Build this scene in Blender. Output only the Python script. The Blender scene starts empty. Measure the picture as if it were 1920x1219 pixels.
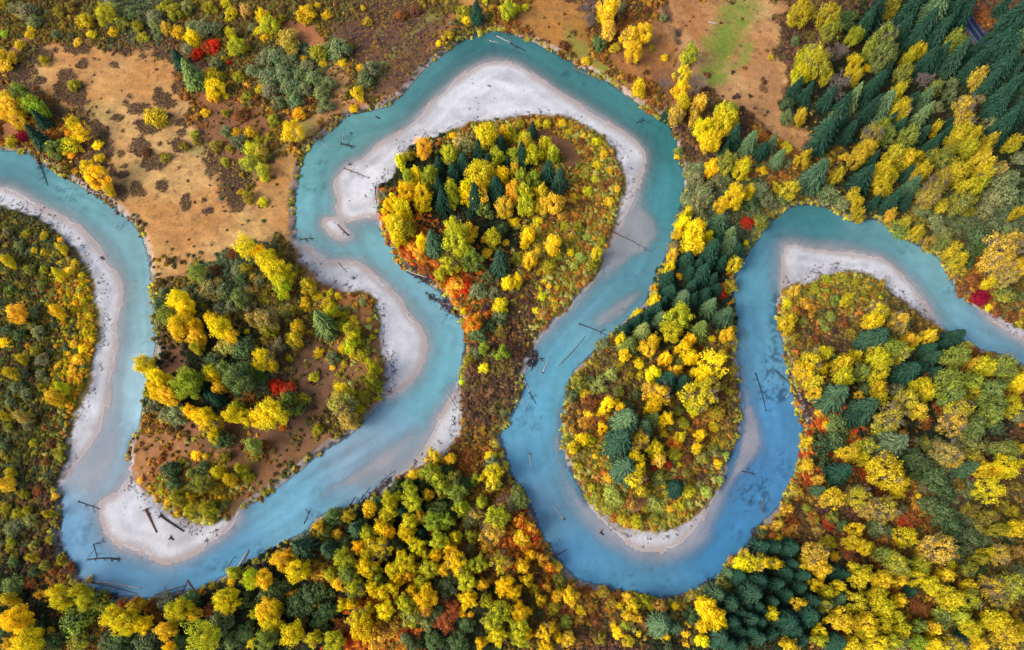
import bpy, math, random
import numpy as np
random.seed(7); RNG = np.random.default_rng(7)
R = math.radians
scene = bpy.context.scene
COL = scene.collection

# ------------------------------------------------------------------ camera, sky, sun, exposure
CAM_H, FPX, TILT = 330.0, 1423.0, R(20.8)
cam_d = bpy.data.cameras.new('camera'); cam = bpy.data.objects.new('camera', cam_d); COL.objects.link(cam)
cam.location = (0, 0, CAM_H); cam.rotation_euler = (TILT, 0, 0)
cam_d.sensor_width = 36; cam_d.lens = 36*FPX/1920; cam_d.clip_start = 1; cam_d.clip_end = 9000
scene.camera = cam
SUN_EL, SUN_AZ = R(42), R(-116)          # azimuth from +Y towards +X
world = bpy.data.worlds.new('World'); scene.world = world; world.use_nodes = True
wn = world.node_tree
sky = wn.nodes.new('ShaderNodeTexSky'); sky.sky_type = 'NISHITA'; sky.sun_disc = False
sky.sun_elevation = SUN_EL; sky.sun_rotation = SUN_AZ; sky.dust_density = 4.0; sky.air_density = 1.0
bg = wn.nodes['Background']; bg.inputs['Strength'].default_value = 0.13
wn.links.new(sky.outputs[0], bg.inputs[0])
sd_ = bpy.data.lights.new('sun', 'SUN'); sun = bpy.data.objects.new('sun', sd_); COL.objects.link(sun)
sd_.energy = 1.5; sd_.angle = R(32); sd_.color = (1.0, 0.95, 0.87)
sdir = np.array([math.sin(SUN_AZ)*math.cos(SUN_EL), math.cos(SUN_AZ)*math.cos(SUN_EL), math.sin(SUN_EL)])
from mathutils import Vector
sun.rotation_euler = Vector(sdir.tolist()).to_track_quat('Z', 'Y').to_euler(); sun.location = (0, 0, 500)
scene.view_settings.view_transform = 'Standard'; scene.view_settings.look = 'None'
scene.view_settings.exposure = 1.33; scene.view_settings.gamma = 1.0
scene.view_settings.use_curve_mapping = False
scene.cycles.use_denoising = True
scene.cycles.max_bounces = 6; scene.cycles.diffuse_bounces = 3; scene.cycles.glossy_bounces = 3
scene.cycles.transparent_max_bounces = 8; scene.cycles.caustics_reflective = False; scene.cycles.caustics_refractive = False
GK = 2.0     # how bright a level, open surface of albedo 1 appears in the photograph's exposure
LK = 1.08     # the same for a leaf inside a crown

# ------------------------------------------------------------------ maths
CT, ST = math.cos(TILT), math.sin(TILT)
def unproj(u, v, z=0.0):
    "photo pixel -> ground point at height z"
    x = (np.asarray(u, float)-960)/FPX; y = -(np.asarray(v, float)-609.5)/FPX
    dy = y*CT+ST; dz = y*ST-CT
    t = (z-CAM_H)/dz
    return x*t, dy*t
def proj(X, Y, Z=0.0):
    dz = Z-CAM_H
    yc = Y*CT+dz*ST; zc = -Y*ST+dz*CT
    zc = np.minimum(zc, -1.0)
    return 960+FPX*X/(-zc), 609.5-FPX*yc/(-zc)
def metres_per_px(u, v):
    y = -(v-609.5)/FPX
    return CAM_H/(CT-y*ST)/FPX
def lin(c):
    c = np.asarray(c, float)/255.0
    return np.where(c <= 0.04045, c/12.92, ((c+0.055)/1.055)**2.4)
def chaikin(P, n=2, closed=True):
    P = np.asarray(P, float)
    for _ in range(n):
        Q = np.roll(P, -1, 0) if closed else P[1:]
        A = P if closed else P[:-1]
        N = np.empty((len(A)*2, 2)); N[0::2] = .75*A+.25*Q; N[1::2] = .25*A+.75*Q
        if not closed: N = np.vstack([P[:1], N, P[-1:]])
        P = N
    return P
def pts(s):
    a = [float(t) for t in s.replace(';', ' ').replace(',', ' ').split()]
    return np.array(a).reshape(-1, 2)
def poly_world(s, n=2):
    p = chaikin(pts(s), n); x, y = unproj(p[:, 0], p[:, 1]); return np.stack([x, y], 1)
def sdist(X, Y, P, far=40.0):
    "signed distance to closed polygon P, positive inside, clamped to +-far away from its box"
    shp = X.shape; X = X.ravel(); Y = Y.ravel()
    out = np.full(X.shape, -far)
    m = (X > P[:, 0].min()-far) & (X < P[:, 0].max()+far) & (Y > P[:, 1].min()-far) & (Y < P[:, 1].max()+far)
    idx = np.nonzero(m)[0]
    A = P; B = np.roll(P, -1, 0)
    for c0 in range(0, len(idx), 200000):
        ii = idx[c0:c0+200000]; x = X[ii]; y = Y[ii]
        d2 = np.full(len(ii), 1e12); ins = np.zeros(len(ii), bool)
        for (ax, ay), (bx, by) in zip(A, B):
            ex, ey = bx-ax, by-ay; L = ex*ex+ey*ey
            if L < 1e-9: continue
            wx = x-ax; wy = y-ay
            t = np.clip((wx*ex+wy*ey)/L, 0, 1)
            qx = wx-t*ex; qy = wy-t*ey
            np.minimum(d2, qx*qx+qy*qy, out=d2)
            if ay != by:
                c = ((ay > y) != (by > y))
                ins ^= c & (x < ex*(y-ay)/ey+ax)
        d = np.sqrt(d2)
        out[ii] = np.clip(np.where(ins, d, -d), -far, 1e9)
    return out.reshape(shp)
class Noise:
    def __init__(s, seed): s.t = np.random.default_rng(seed).random((256, 256))
    def raw(s, x, y):
        xi = np.floor(x).astype(int); yi = np.floor(y).astype(int); fx = x-xi; fy = y-yi
        fx = fx*fx*(3-2*fx); fy = fy*fy*(3-2*fy)
        g = lambda a, b: s.t[a & 255, b & 255]
        return (g(xi, yi)*(1-fx)+g(xi+1, yi)*fx)*(1-fy)+(g(xi, yi+1)*(1-fx)+g(xi+1, yi+1)*fx)*fy
    def __call__(s, x, y, scale, octv=3):
        v = 0; a = 1; tot = 0; f = 1/scale
        for k in range(octv):
            v = v+a*s.raw(x*f+17.3*k, y*f-9.1*k); tot += a; a *= .55; f *= 2.03
        return v/tot
NZ = [Noise(i) for i in range(8)]
def sstep(a, b, x):
    t = np.clip((x-a)/(b-a), 0, 1); return t*t*(3-2*t)

# ------------------------------------------------------------------ traced outlines (photo pixels, laid on the ground plane)
RIVER = """-420,270;-150,262;0,279;30,280;55,285;75,300;105,318;135,335;165,355;195,372;225,395;245,410;258,425;268,440;275,458;281,480;285,505;287,530;288,555;290,575;293,606;294,640;295,660;
288,695;280,720;275,745;270,770;264,790;264,812;247,829;244,852;247,875;255,895;268,915;284,929;300,945;320,962;347,975;370,979;397,982;427,969;447,959;467,945;480,937;523,909;567,875;607,842;630,829;660,812;687,779;707,759;718,750;
717,739;725,716;725,689;720,659;715,636;713,606;710,573;693,553;680,549;660,546;640,543;620,538;593,519;580,506;563,489;557,476;555,456;552,433;551,400;548,376;555,353;560,320;565,300;573,283;590,263;610,250;637,230;650,213;673,210;707,203;733,193;757,173;780,143;800,123;830,100;857,80;887,67;923,52;947,60;983,70;1013,83;1043,100;1073,115;1100,130;1133,147;1160,167;1193,188;1220,210;1243,223;1260,237;1270,253;1271,277;1273,303;1285,320;1288,337;1283,360;1277,393;1275,405;1270,426;1264,450;1247,493;1240,506;1227,529;1217,563;1193,589;1167,609;1147,629;1120,659;1093,683;1073,703;1067,726;1063,756;1057,786;1057,832;1067,872;1083,905;1103,939;1127,962;1153,982;1187,996;1220,999;1247,994;1280,979;1313,955;1337,929;1353,899;1367,859;1377,829;1386,799;1386,759;1383,713;1378,666;1377,619;1377,586;1373,556;1373,526;1386,496;1400,476;1408,456;1425,435;1440,415;1458,403;1473,390;1503,380;1547,383;1573,400;1590,410;1607,416;1627,409;1653,411;1670,426;1687,439;1703,449;1737,466;1757,476;1773,496;1787,526;1803,549;1823,569;1837,576;1863,586;1890,606;1920,619;2010,650;2350,700;
2350,800;2010,722;1920,690;1897,676;1870,666;1840,661;1807,643;1770,621;1757,609;1727,593;1693,566;1667,543;1647,523;1620,513;1587,508;1553,511;1527,526;1503,531;1473,539;1464,552;1457,573;1460,603;1468,633;1475,666;1483,706;1490,743;1502,772;1508,800;1507,832;1500,869;1483,915;1470,942;1450,965;1436,978;1424,988;1417,1012;1404,1026;1387,1042;1360,1062;1350,1092;1310,1110;1270,1121;1230,1125;1213,1117;1173,1112;1133,1102;1100,1096;1073,1086;1053,1062;1040,1042;1027,1026;1010,999;1003,969;990,945;980,922;967,905;957,892;950,870;945,852;937,829;935,808;950,790;963,768;972,745;980,713;983,689;988,669;1007,636;1027,613;1053,586;1080,559;1107,533;1127,499;1133,473;1150,433;1157,406;1170,366;1170,333;1160,300;1147,273;1120,250;1093,233;1067,221;1033,216;993,218;960,223;920,227;887,233;853,243;813,256;780,270;757,290;747,313;733,336;713,356;708,376;710,405;712,419;723,446;743,473;753,496;780,516;803,529;827,545;847,572;867,596;877,626;873,653;868,693;861,723;863,759;865,789;860,815;847,838;824,858;800,862;774,879;754,892;734,902;714,926;680,946;654,956;624,959;604,969;590,979;577,999;554,1009;533,1022;507,1039;480,1049;447,1069;430,1079;407,1092;384,1102;367,1109;334,1114;300,1119;284,1129;254,1122;214,1119;180,1112;160,1102;147,1086;144,1066;130,1052;117,1036;110,1012;112,979;114,945;115,912;115,899;124,879;129,845;133,806;143,773;160,739;173,706;183,663;188,633;185,593;180,556;173,523;160,493;140,469;123,446;103,426;77,409;60,403;33,393;0,387;-150,372;-420,380"""
# gravel bars: the outer (water) edge is traced, the inner edge runs on under the plants
BARS = ["""-420,340;-150,330;0,347;33,357;67,380;100,400;143,416;167,443;190,469;197,486;220,513;230,539;228,573;224,606;221,633;218,666;210,706;203,756;190,812;170,842;153,865;130,885;116,901;90,880;100,800;130,740;150,660;150,560;120,480;60,430;0,410;-150,395;-420,400""",
"""247,872;237,895;220,919;207,932;190,939;187,955;193,979;200,1002;217,1022;240,1032;267,1039;290,1051;314,1056;347,1046;377,1032;410,1012;437,992;450,968;440,945;380,950;320,930;290,900;265,875""",
"""556,464;580,466;597,479;623,494;647,489;670,491;693,506;713,523;733,543;750,563;763,586;783,606;797,629;800,653;793,679;780,703;760,723;740,734;716,745;690,720;690,620;680,575;620,560;570,520;545,480""",
"""923,110;893,122;857,147;827,173;800,200;773,227;747,250;713,267;693,283;677,297;655,304;634,322;627,353;637,376;630,390;637,405;655,418;672,415;690,408;715,412;740,400;745,350;790,300;850,265;930,245;1000,240;1070,245;1120,275;1140,320;1145,370;1130,420;1110,480;1128,490;1146,452;1167,416;1180,397;1193,373;1197,350;1205,320;1208,293;1200,273;1177,253;1147,233;1117,213;1083,193;1043,170;1010,147;987,128;960,117""",
"""603,413;623,408;640,415;650,430;664,444;647,452;627,447;610,430""",
"""1110,965;1135,988;1160,1008;1187,1025;1220,1032;1253,1033;1280,1024;1304,999;1316,975;1326,950;1335,925;1310,930;1270,960;1220,975;1160,970;1130,950""",
"""1466,470;1470,456;1487,453;1507,461;1550,466;1590,471;1640,478;1667,493;1693,516;1720,539;1740,573;1748,598;1752,612;1720,605;1660,560;1600,530;1540,530;1490,550;1465,542;1469,510""",
"""1838,568;1840,583;1860,603;1890,624;1920,640;2010,670;2350,725;2350,680;2010,630;1920,600;1870,570""",
"""862,726;848,745;836,765;820,789;805,813;786,848;760,880;735,905;760,905;800,880;850,860;885,800;880,740""",
"""1127,490;1110,520;1085,548;1055,580;1030,605;1008,632;990,665;986,685;975,690;975,640;1010,600;1060,550;1100,500"""]
# shoals: sand and gravel just under the water; last number = water left above it
SHOALS = [("""1160,400;1190,372;1218,392;1242,418;1247,445;1222,470;1190,492;1160,508;1130,524;1100,548;1080,574;1050,596;1022,628;1020,612;1060,566;1105,530;1140,470""", 0.09, -6, 5),
("""222,735;238,790;236,850;218,895;190,930;150,945;124,915;132,888;170,850;195,810;210,760""", 0.13, -7, 6),
("""0,330;60,350;130,385;190,425;240,470;250,540;245,640;235,740;205,830;160,880;130,890;180,800;215,690;225,560;190,470;100,400;0,350""", 0.24, -2, 7),
("""247,870;300,820;240,760;225,820;170,900;180,950;190,1010;230,1045;310,1070;400,1030;460,975;480,945;440,970;300,1050;210,1010;200,945;235,900""", 0.26, -2, 7),
("""560,455;620,470;690,485;740,530;790,580;815,640;812,690;780,735;720,790;660,815;600,850;560,885;520,915;540,935;600,905;680,865;760,790;760,735;800,680;780,600;700,510;620,490""", 0.28, -2, 7),
("""770,800;714,842;660,875;590,909;584,935;597,952;630,935;680,912;735,880;770,845;785,815""", 0.05, -6, 4.5),
("""900,105;840,140;790,190;730,240;690,270;640,310;615,350;610,420;640,470;700,440;690,400;650,300;740,255;800,210;870,140;930,110;1000,120;1100,190;1200,255;1215,300;1200,360;1230,395;1250,420;1250,445;1222,472;1195,495;1165,515;1130,540;1100,565;1060,600;1020,640;1000,630;1110,500;1160,410;1190,340;1195,280;1100,215;1000,150;920,125""", 0.3, -2, 8),
("""1093,605;1115,580;1140,562;1190,532;1216,545;1200,580;1170,605;1130,632;1108,625""", 0.14, -6, 5),
("""1062,715;1042,745;1034,800;1030,840;1038,885;1055,925;1085,965;1125,1005;1175,1040;1220,1050;1275,1045;1310,1020;1335,965;1360,942;1395,900;1428,862;1432,815;1420,770;1408,720;1397,660;1390,595;1375,560;1370,620;1380,700;1384,790;1370,860;1330,930;1280,985;1220,1000;1150,985;1100,940;1065,870;1055,800""", 0.09, -6, 4),
("""1455,455;1500,448;1600,462;1680,490;1735,545;1760,605;1740,615;1700,560;1620,500;1500,480;1472,545;1452,560;1450,500""", 0.18, -5, 5),
("""1830,575;1860,612;1920,650;2100,700;2100,660;1920,620""", 0.2, -3, 4),
("""862,724;830,762;800,815;775,860;740,900;715,925;780,900;850,850;870,780""", 0.1, -5, 4)]
MEADOWS = [  # outline, colour a, colour b, softness in metres
("""1215,50;1260,35;1300,150;1275,205;1225,170;1150,135;1120,100;1180,90""", (190,130,70), (140,95,60), 3),
("""370,170;470,210;540,215;530,250;480,300;440,320;400,280;385,230""", (150,100,65), (105,75,55), 4),
("""60,140;100,85;180,80;215,105;290,100;340,140;345,190;370,250;400,330;430,380;470,370;500,300;572,262;566,300;562,330;560,400;562,472;500,440;440,455;400,480;350,520;310,560;290,540;283,490;270,440;240,395;215,350;205,290;190,230;140,205;70,180""", (212,168,104), (198,142,80), 2),
("""500,15;560,38;610,78;600,92;540,62;500,40""", (195,125,80), (175,110,70), 2),
("""600,112;625,120;650,140;663,170;650,200;690,180;715,190;650,212;600,240;560,268;540,285;520,300;480,340;470,330;500,290;545,250;585,215;590,190;632,172""", (205,150,95), (165,140,75), 2),
("""862,0;910,0;850,50;815,85;790,120;770,160;740,185;690,205;660,205;700,190;745,168;775,130;800,90;835,50""", (195,135,72), (180,115,60), 2),
("""985,0;1090,0;1105,50;1112,110;1160,140;1215,180;1255,215;1215,200;1160,160;1090,120;1010,75;978,50""", (190,130,62), (165,120,55), 3),
("""1230,0;1480,0;1452,60;1470,170;1465,210;1520,268;1500,285;1440,250;1390,205;1320,170;1262,160;1290,100;1250,60""", (205,160,105), (185,132,82), 3),
("""296,610;330,640;372,690;330,715;292,690""", (158, 112, 78), (125, 88, 64), 4),
("""552,630;585,610;620,650;640,730;610,790;590,830;550,810;540,770;560,700""", (150, 110, 74), (112, 82, 60), 4),
("""250,825;330,800;430,830;480,850;560,822;610,815;640,822;560,878;490,928;455,952;430,960;470,900;420,870;330,850;285,880;275,915;255,890""", (176, 122, 76), (128, 92, 62), 4),
("""553,482;600,510;645,535;690,548;712,580;716,640;722,700;716,738;702,690;690,620;660,590;610,560;570,530""", (188, 124, 70), (145, 100, 60), 3),
("""1003,243;1060,247;1085,290;1075,315;1040,300;1005,262""", (150,85,60), (130,90,60), 2),
("""600,40;740,50;840,12;830,60;795,110;755,160;715,185;695,120;640,75""", (112,82,62), (92,68,58), 4),
("""375,765;450,785;540,785;610,790;600,815;560,832;480,850;400,835;340,805""", (150,105,75), (118,86,64), 4),
("""640,590;665,600;700,640;715,720;680,740;650,690;625,650""", (172,120,74), (135,100,66), 4),
("""1180,935;1200,935;1205,955;1175,955""", (165,125,80), (150,110,70), 1),
("""25,90;55,75;30,110;0,125""", (150,105,75), (120,85,65), 2),
("""0,215;30,225;45,255;0,268""", (165,105,65), (140,85,55), 2)]
GREENS = [("""1236,0;1246,0;1264,45;1276,82;1268,84;1257,50""", (58,46,48), .8), ("""1285,20;1292,22;1278,60;1272,56""", (92,66,54), 1),
("""1100,30;1125,60;1140,120;1120,110;1105,70""", (110,88,62), 3), ("""1290,70;1330,90;1310,60;1300,10;1280,0""", (170,110,60), 3), ("""1420,100;1460,150;1440,240;1400,200""", (176,130,88), 4),
("""1345,0;1435,0;1412,50;1380,95;1366,130;1335,162;1310,150;1330,100;1310,75;1350,55""", (120,140,50), 3),
("""1360,140;1395,95;1408,80;1412,90;1385,135;1345,165;1320,158""", (130,150,60), 1.5),
("""820,12;838,18;790,62;745,112;720,140;702,166;692,162;715,128;760,75""", (140,140,65), 1.2),
("""1050,48;1075,60;1110,105;1150,135;1190,155;1180,162;1140,145;1095,118;1060,75""", (140,145,60), 1.5),
("""510,290;540,270;580,235;600,215;595,235;560,270;520,300""", (165,150,80), 1.5),
("""345,270;400,275;390,300;350,290""", (150,140,80), 3), ("""140,195;190,195;230,230;200,240""", (170,145,85), 3),
("""250,300;290,320;280,340;240,330""", (165,140,85), 3), ("""800,840;850,760;862,740;860,830;820,850""", (165,170,130), 2)]
# low brown mats on the meadow: x, y, rx, ry (first tile, 3x)
MATS = """480,370,38,38 415,520,105,90 380,430,60,40 930,570,60,55 800,620,75,35 860,710,85,60 670,670,35,20 720,590,20,18 880,910,80,65 800,840,60,60 1010,820,60,45 1040,700,45,30 1035,750,30,30 690,870,22,20 705,990,40,26 780,1075,50,45 680,1090,70,55 930,1050,40,32 1055,1150,32,45 1180,1195,35,25 545,720,40,50 610,840,40,60 325,290,18,14 660,375,18,16 240,460,40,25 1340,1140,75,65 620,640,12,12 715,938,15,12 740,548,15,12 700,745,18,14 1195,930,20,18 1270,985,14,10 450,280,70,40 250,330,60,50 110,420,60,60 330,640,60,50 470,625,20,20 900,520,30,20 1000,510,25,20 960,660,20,16 650,370,20,15 820,330,20,15 545,345,10,10 1160,1140,16,16 1060,1115,20,20 535,655,12,12 910,815,16,12 590,760,30,20 640,970,20,40 960,590,50,35""".split()
MATS = [tuple(float(t)/3.002 for t in m.split(',')) for m in MATS]
WATER_CP = """60,310,85,145,155;150,370,105,165,172;250,480,125,172,178;260,580,135,175,182;250,720,160,198,212;170,900,150,185,205;140,1000,105,160,195;250,1090,85,152,190;400,1060,80,155,195;560,960,105,168,195;690,870,135,168,190;830,700,110,178,192;780,560,118,172,185;700,460,115,175,185;590,400,112,172,180;590,330,100,165,168;650,250,95,155,155;800,150,72,135,140;900,85,55,118,125;1050,120,58,125,128;1150,180,62,130,134;1240,270,45,120,124;1260,360,62,138,148;1200,510,85,145,162;1100,620,100,160,178;1040,690,92,165,188;1000,760,90,165,194;980,850,88,158,190;1020,950,105,160,188;1080,1060,80,152,192;1200,1090,80,150,186;1350,1020,50,130,180;1440,900,62,132,182;1470,800,70,140,188;1440,650,92,158,190;1420,520,92,162,185;1520,410,58,128,138;1640,440,92,150,162;1750,520,112,168,180;1850,620,118,172,190"""
WCP = np.array([[float(t) for t in s.split(',')] for s in WATER_CP.split(';')])  # river colour by place, sky reflection painted into the turquoise-to-blue shift
# submerged weed and sunken wood: x, y, rx, ry, amount
WEED = """1455,600,14,60,.8;1450,690,22,50,.9;1440,740,20,40,.9;1465,740,14,30,.9;1450,560,10,30,.7;1395,930,30,35,.9;1430,930,18,50,.8;1470,870,16,30,.6;1165,1090,40,22,.7;1255,1085,30,22,.7;1235,1065,20,8,.6;1040,1020,18,18,.7;1010,1060,12,14,.5;1100,1060,20,14,.4;980,780,30,30,.5;1000,800,16,12,.5;1020,780,14,14,.5;860,780,10,30,.6;845,730,25,15,.4;850,600,25,20,.5;590,250,20,20,.3;600,310,20,12,.6;590,350,25,10,.6;650,260,12,25,.5;80,310,14,22,.8;130,365,30,18,.6;110,355,12,8,.6;160,395,10,10,.4;235,420,30,15,.6;285,470,8,30,.4;255,520,6,10,.7;270,640,8,8,.6;165,1000,40,30,.5;180,1045,35,10,.6;420,1060,60,14,.6;490,1030,20,16,.7;430,990,24,10,.5;700,940,50,20,.8;600,970,30,14,.5;1060,400,6,6,.8;1090,425,8,8,.7;1093,158,7,4,.8;1205,228,16,6,.8;1208,255,8,10,.6;1060,140,10,8,.8;925,90,12,12,.5;910,120,14,6,.3;1530,420,20,8,.6;1610,455,14,8,.5;1780,540,24,12,.6;1860,625,14,8,.3;1700,470,20,10,.5;1455,440,14,8,.6;1380,1000,14,20,.5;1330,1090,30,20,.7;1400,880,20,14,.6;1175,580,14,6,.6;1180,520,20,8,.4;1090,690,30,20,.3;1205,505,8,6,.4;690,390,6,6,.3"""
WEED = [tuple(float(t) for t in s.split(',')) for s in WEED.split(';')]
JAMS = ("752,490;775,494;812,510;828,528;818,540;775,524;756,507", "803,550;830,557;862,580;876,602;856,600;820,574;800,557", "1486,724;1500,726;1522,750;1540,775;1534,792;1512,806;1498,772;1484,745",
        "668,942;720,900;738,886;746,895;715,926;685,950", "1402,988;1426,986;1428,1020;1406,1026", "1306,1090;1345,1076;1352,1098;1312,1110", "990,650;1008,655;1015,675;1000,692;983,688", "655,512;668,516;672,528;660,530", "646,303;660,301;667,313;653,316", "642,264;666,275;663,282;644,274")
PAL = {
 'olive': [(95,100,45),(120,115,50),(85,72,48),(95,108,72),(150,135,45),(105,78,58),(80,92,45)],
 'bright': [(215,190,34),(192,172,38),(225,165,40),(160,158,42),(230,195,44),(202,145,44)],
 'brown': [(104,74,62),(122,88,66),(138,100,68),(92,70,66),(112,96,60),(128,110,58)],
 'rust': [(158,98,48),(178,118,55),(122,92,48),(198,152,58),(115,98,52),(128,74,50)],
 'dark': [(48,60,42),(62,74,45),(74,62,45),(52,76,56),(60,52,42)],  # woodland undergrowth, the shade between trees put into its colour
 'yg': [(172,160,58),(152,152,66),(200,165,48),(135,130,55),(182,115,52),(186,180,98),(115,120,50),(150,100,55)],
 'sage': [(100,116,82),(116,128,88),(84,100,72),(128,130,80)],
 'orange': [(222,125,52),(235,148,58),(205,88,50),(200,145,48),(130,112,50),(180,60,40)],
 'muted': [(125,106,52),(145,125,50),(112,88,58),(98,102,62),(165,135,48),(112,80,56),(130,125,66)]}
PAL_CP = """40,450,olive;100,470,olive;130,520,yg;40,560,olive;165,560,bright;172,640,bright;150,700,bright;145,760,bright;110,640,olive;60,700,olive;100,760,olive;60,820,olive;120,830,yg;60,900,olive;90,960,brown;40,1000,olive;100,1040,brown;120,1080,rust;60,1100,dark;200,1130,rust;260,1150,dark;400,1180,dark;
430,520,sage;480,570,muted;350,560,muted;400,640,dark;560,560,muted;600,560,yg;640,640,yg;690,700,yg;580,720,brown;560,640,muted;350,720,dark;480,800,rust;400,900,yg;350,930,yg;300,840,rust;450,900,yg;560,850,muted;
1000,330,yg;1100,260,yg;1130,330,yg;1120,420,yg;1080,380,rust;1060,480,yg;1010,520,yg;980,560,brown;1030,590,yg;900,560,muted;930,640,brown;930,720,brown;900,780,brown;960,600,brown;880,600,orange;740,440,orange;860,530,orange;800,350,dark;900,330,dark;900,450,dark;1000,260,rust;900,250,yg;
870,850,rust;930,830,rust;990,970,orange;1010,1030,orange;1040,1070,orange;960,930,rust;
700,1000,dark;800,1000,dark;900,1000,rust;600,1050,rust;590,1130,dark;520,1100,dark;720,1180,orange;850,1150,dark;820,1100,rust;1000,1100,muted;1100,1130,rust;1150,1180,brown;1220,1150,yg;1280,1150,muted;1250,1200,dark;
1300,540,dark;1230,600,dark;1190,700,muted;1150,720,brown;1100,700,muted;1090,780,rust;1080,860,yg;1130,930,yg;1200,950,yg;1280,930,yg;1340,850,yg;1370,780,muted;1330,800,rust;1300,870,brown;1240,830,muted;1370,690,muted;1250,720,muted;
1300,280,brown;1280,240,brown;1350,380,sage;1290,380,sage;1500,330,rust;1560,350,muted;1600,350,dark;1500,360,muted;1550,180,dark;1650,150,dark;1750,80,dark;1850,120,dark;1840,30,brown;1800,250,dark;1880,300,dark;1700,380,muted;1780,430,sage;1850,400,sage;1760,470,muted;1800,520,rust;1850,560,rust;1900,580,muted;1480,60,brown;1490,130,brown;
1500,560,yg;1550,530,yg;1600,540,yg;1560,580,muted;1520,600,rust;1550,640,brown;1620,600,muted;1700,600,muted;1490,640,muted;1500,700,yg;1650,750,dark;1720,720,dark;1850,700,rust;1800,800,dark;1530,830,orange;1500,900,rust;1480,960,rust;1530,970,brown;1600,950,brown;1650,900,rust;1700,970,rust;1620,1020,rust;1700,1060,muted;1780,900,sage;1850,900,brown;1880,960,muted;1830,1000,sage;1750,1100,rust;1600,1100,dark;1460,1100,dark;1800,1150,muted;1650,1180,rust;1880,1100,muted;
50,50,muted;150,40,muted;250,38,sage;220,90,brown;330,95,brown;200,75,muted;370,150,brown;420,260,brown;400,220,brown;380,190,rust;350,50,muted;430,60,muted;500,20,muted;600,20,muted;700,30,brown;750,80,brown;700,130,brown;780,150,brown;300,85,brown;80,110,brown;40,150,brown;30,230,rust;60,260,rust;200,260,brown;215,300,brown;230,350,brown;420,180,muted;460,200,muted;440,250,muted;480,190,rust;550,150,sage;600,200,rust;650,230,brown;700,160,muted;900,30,muted;870,60,muted;950,30,rust;1100,20,brown;1130,90,rust;1200,110,rust;1240,60,rust;1250,140,rust"""
PCP = [(float(a), float(b), c) for a, b, c in (t.strip().split(',') for t in PAL_CP.replace('\n', '').split(';') if t.strip())]

# ------------------------------------------------------------------ terrain fields
def axis(lo, hi, step, far):
    core = np.arange(lo, hi+step/2, step); out = []; s = step; p = hi
    while p < far:
        s *= 1.35; p += s; out.append(p)
    neg = []; s = step; p = lo
    while p > -far:
        s *= 1.35; p -= s; neg.append(p)
    return np.array(neg[::-1]+list(core)+out)
STEP = 0.9
AX = axis(-306, 306, STEP, 2600); AY = axis(-44, 345, STEP, 2600)
GX, GY = np.meshgrid(AX, AY)
PU, PV = proj(GX, GY)
RIV = poly_world(RIVER, 2)
sdR = sdist(GX, GY, RIV, 60)
wob = (NZ[0](GX, GY, 7, 3)-.5)*1.8+(NZ[1](GX, GY, 2.2, 2)-.5)*1.0
sdRn = sdR+wob*.8
BARW = [poly_world(b, 2) for b in BARS]
sdG = np.full(GX.shape, -40.0)
for b in BARW: np.maximum(sdG, sdist(GX, GY, b, 40), out=sdG)
sdG = sdG+(NZ[2](GX, GY, 14, 3)-.5)*2.2
shoal = np.zeros(GX.shape); shoal_d = np.full(GX.shape, .2)
for b, d, o0, o1 in SHOALS:
    s = sdist(GX, GY, poly_world(b, 2), 40)+(NZ[3](GX, GY, 12, 3)-.5)*6
    m = sstep(o0, o1, s)
    shoal_d = np.where(m > shoal, d, shoal_d); shoal = np.maximum(shoal, m)
# heights
zbar = np.where(sdG > 0, .02+.05*np.minimum(sdG, 12)+.10*(NZ[4](GX, GY, 9, 3)-.5)*np.clip(sdG/3, 0, 1), .06*sdG)
deep = -np.minimum(.02+.085*np.maximum(-sdG, 0), 1.9+.6*(NZ[5](GX, GY, 30, 2)-.5))
cut = -np.clip(sdR*1.5, 0, 2.4)
bed = np.maximum(deep, cut)
bed = bed*(1-shoal)+np.maximum(bed, -shoal_d*.7*(.3+1.4*NZ[6](GX, GY, 9, 4)))*shoal
zin = np.where(sdG > 0, np.maximum(zbar, .02), np.minimum(bed, -.01*np.clip(-sdG, 0, 3)))
zin = np.where((sdG <= 0), np.minimum(zin, -.012), zin)
land = 1.5*sstep(-.3, 1.9, -sdRn)+.9*(NZ[7](GX, GY, 45, 3)-.35)*sstep(1, 14, -sdR)
H = np.where(sdRn > 0, zin, np.maximum(land, np.where(sdG > 0, .02+.05*np.minimum(sdG, 12), 0)))
ditch = sstep(-1.5, 1, sdist(GX, GY, poly_world(GREENS[0][0], 2), 20)); H = H-.9*ditch
far_r = np.hypot(GX, GY-150)
H = H+np.clip(far_r-420, 0, None)*.02*(.5+NZ[5](GX, GY, 400, 2))*(sdR < 0)
def height(x, y):
    x = np.clip(x, AX[0]+.01, AX[-1]-.01); y = np.clip(y, AY[0]+.01, AY[-1]-.01)
    i = np.searchsorted(AX, x)-1; j = np.searchsorted(AY, y)-1
    fx = (x-AX[i])/(AX[i+1]-AX[i]); fy = (y-AY[j])/(AY[j+1]-AY[j])
    return (H[j, i]*(1-fx)+H[j, i+1]*fx)*(1-fy)+(H[j+1, i]*(1-fx)+H[j+1, i+1]*fx)*fy
def field(F, x, y):
    i = np.clip(np.searchsorted(AX, x), 0, len(AX)-1); j = np.clip(np.searchsorted(AY, y), 0, len(AY)-1)
    return F[j, i]
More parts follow.
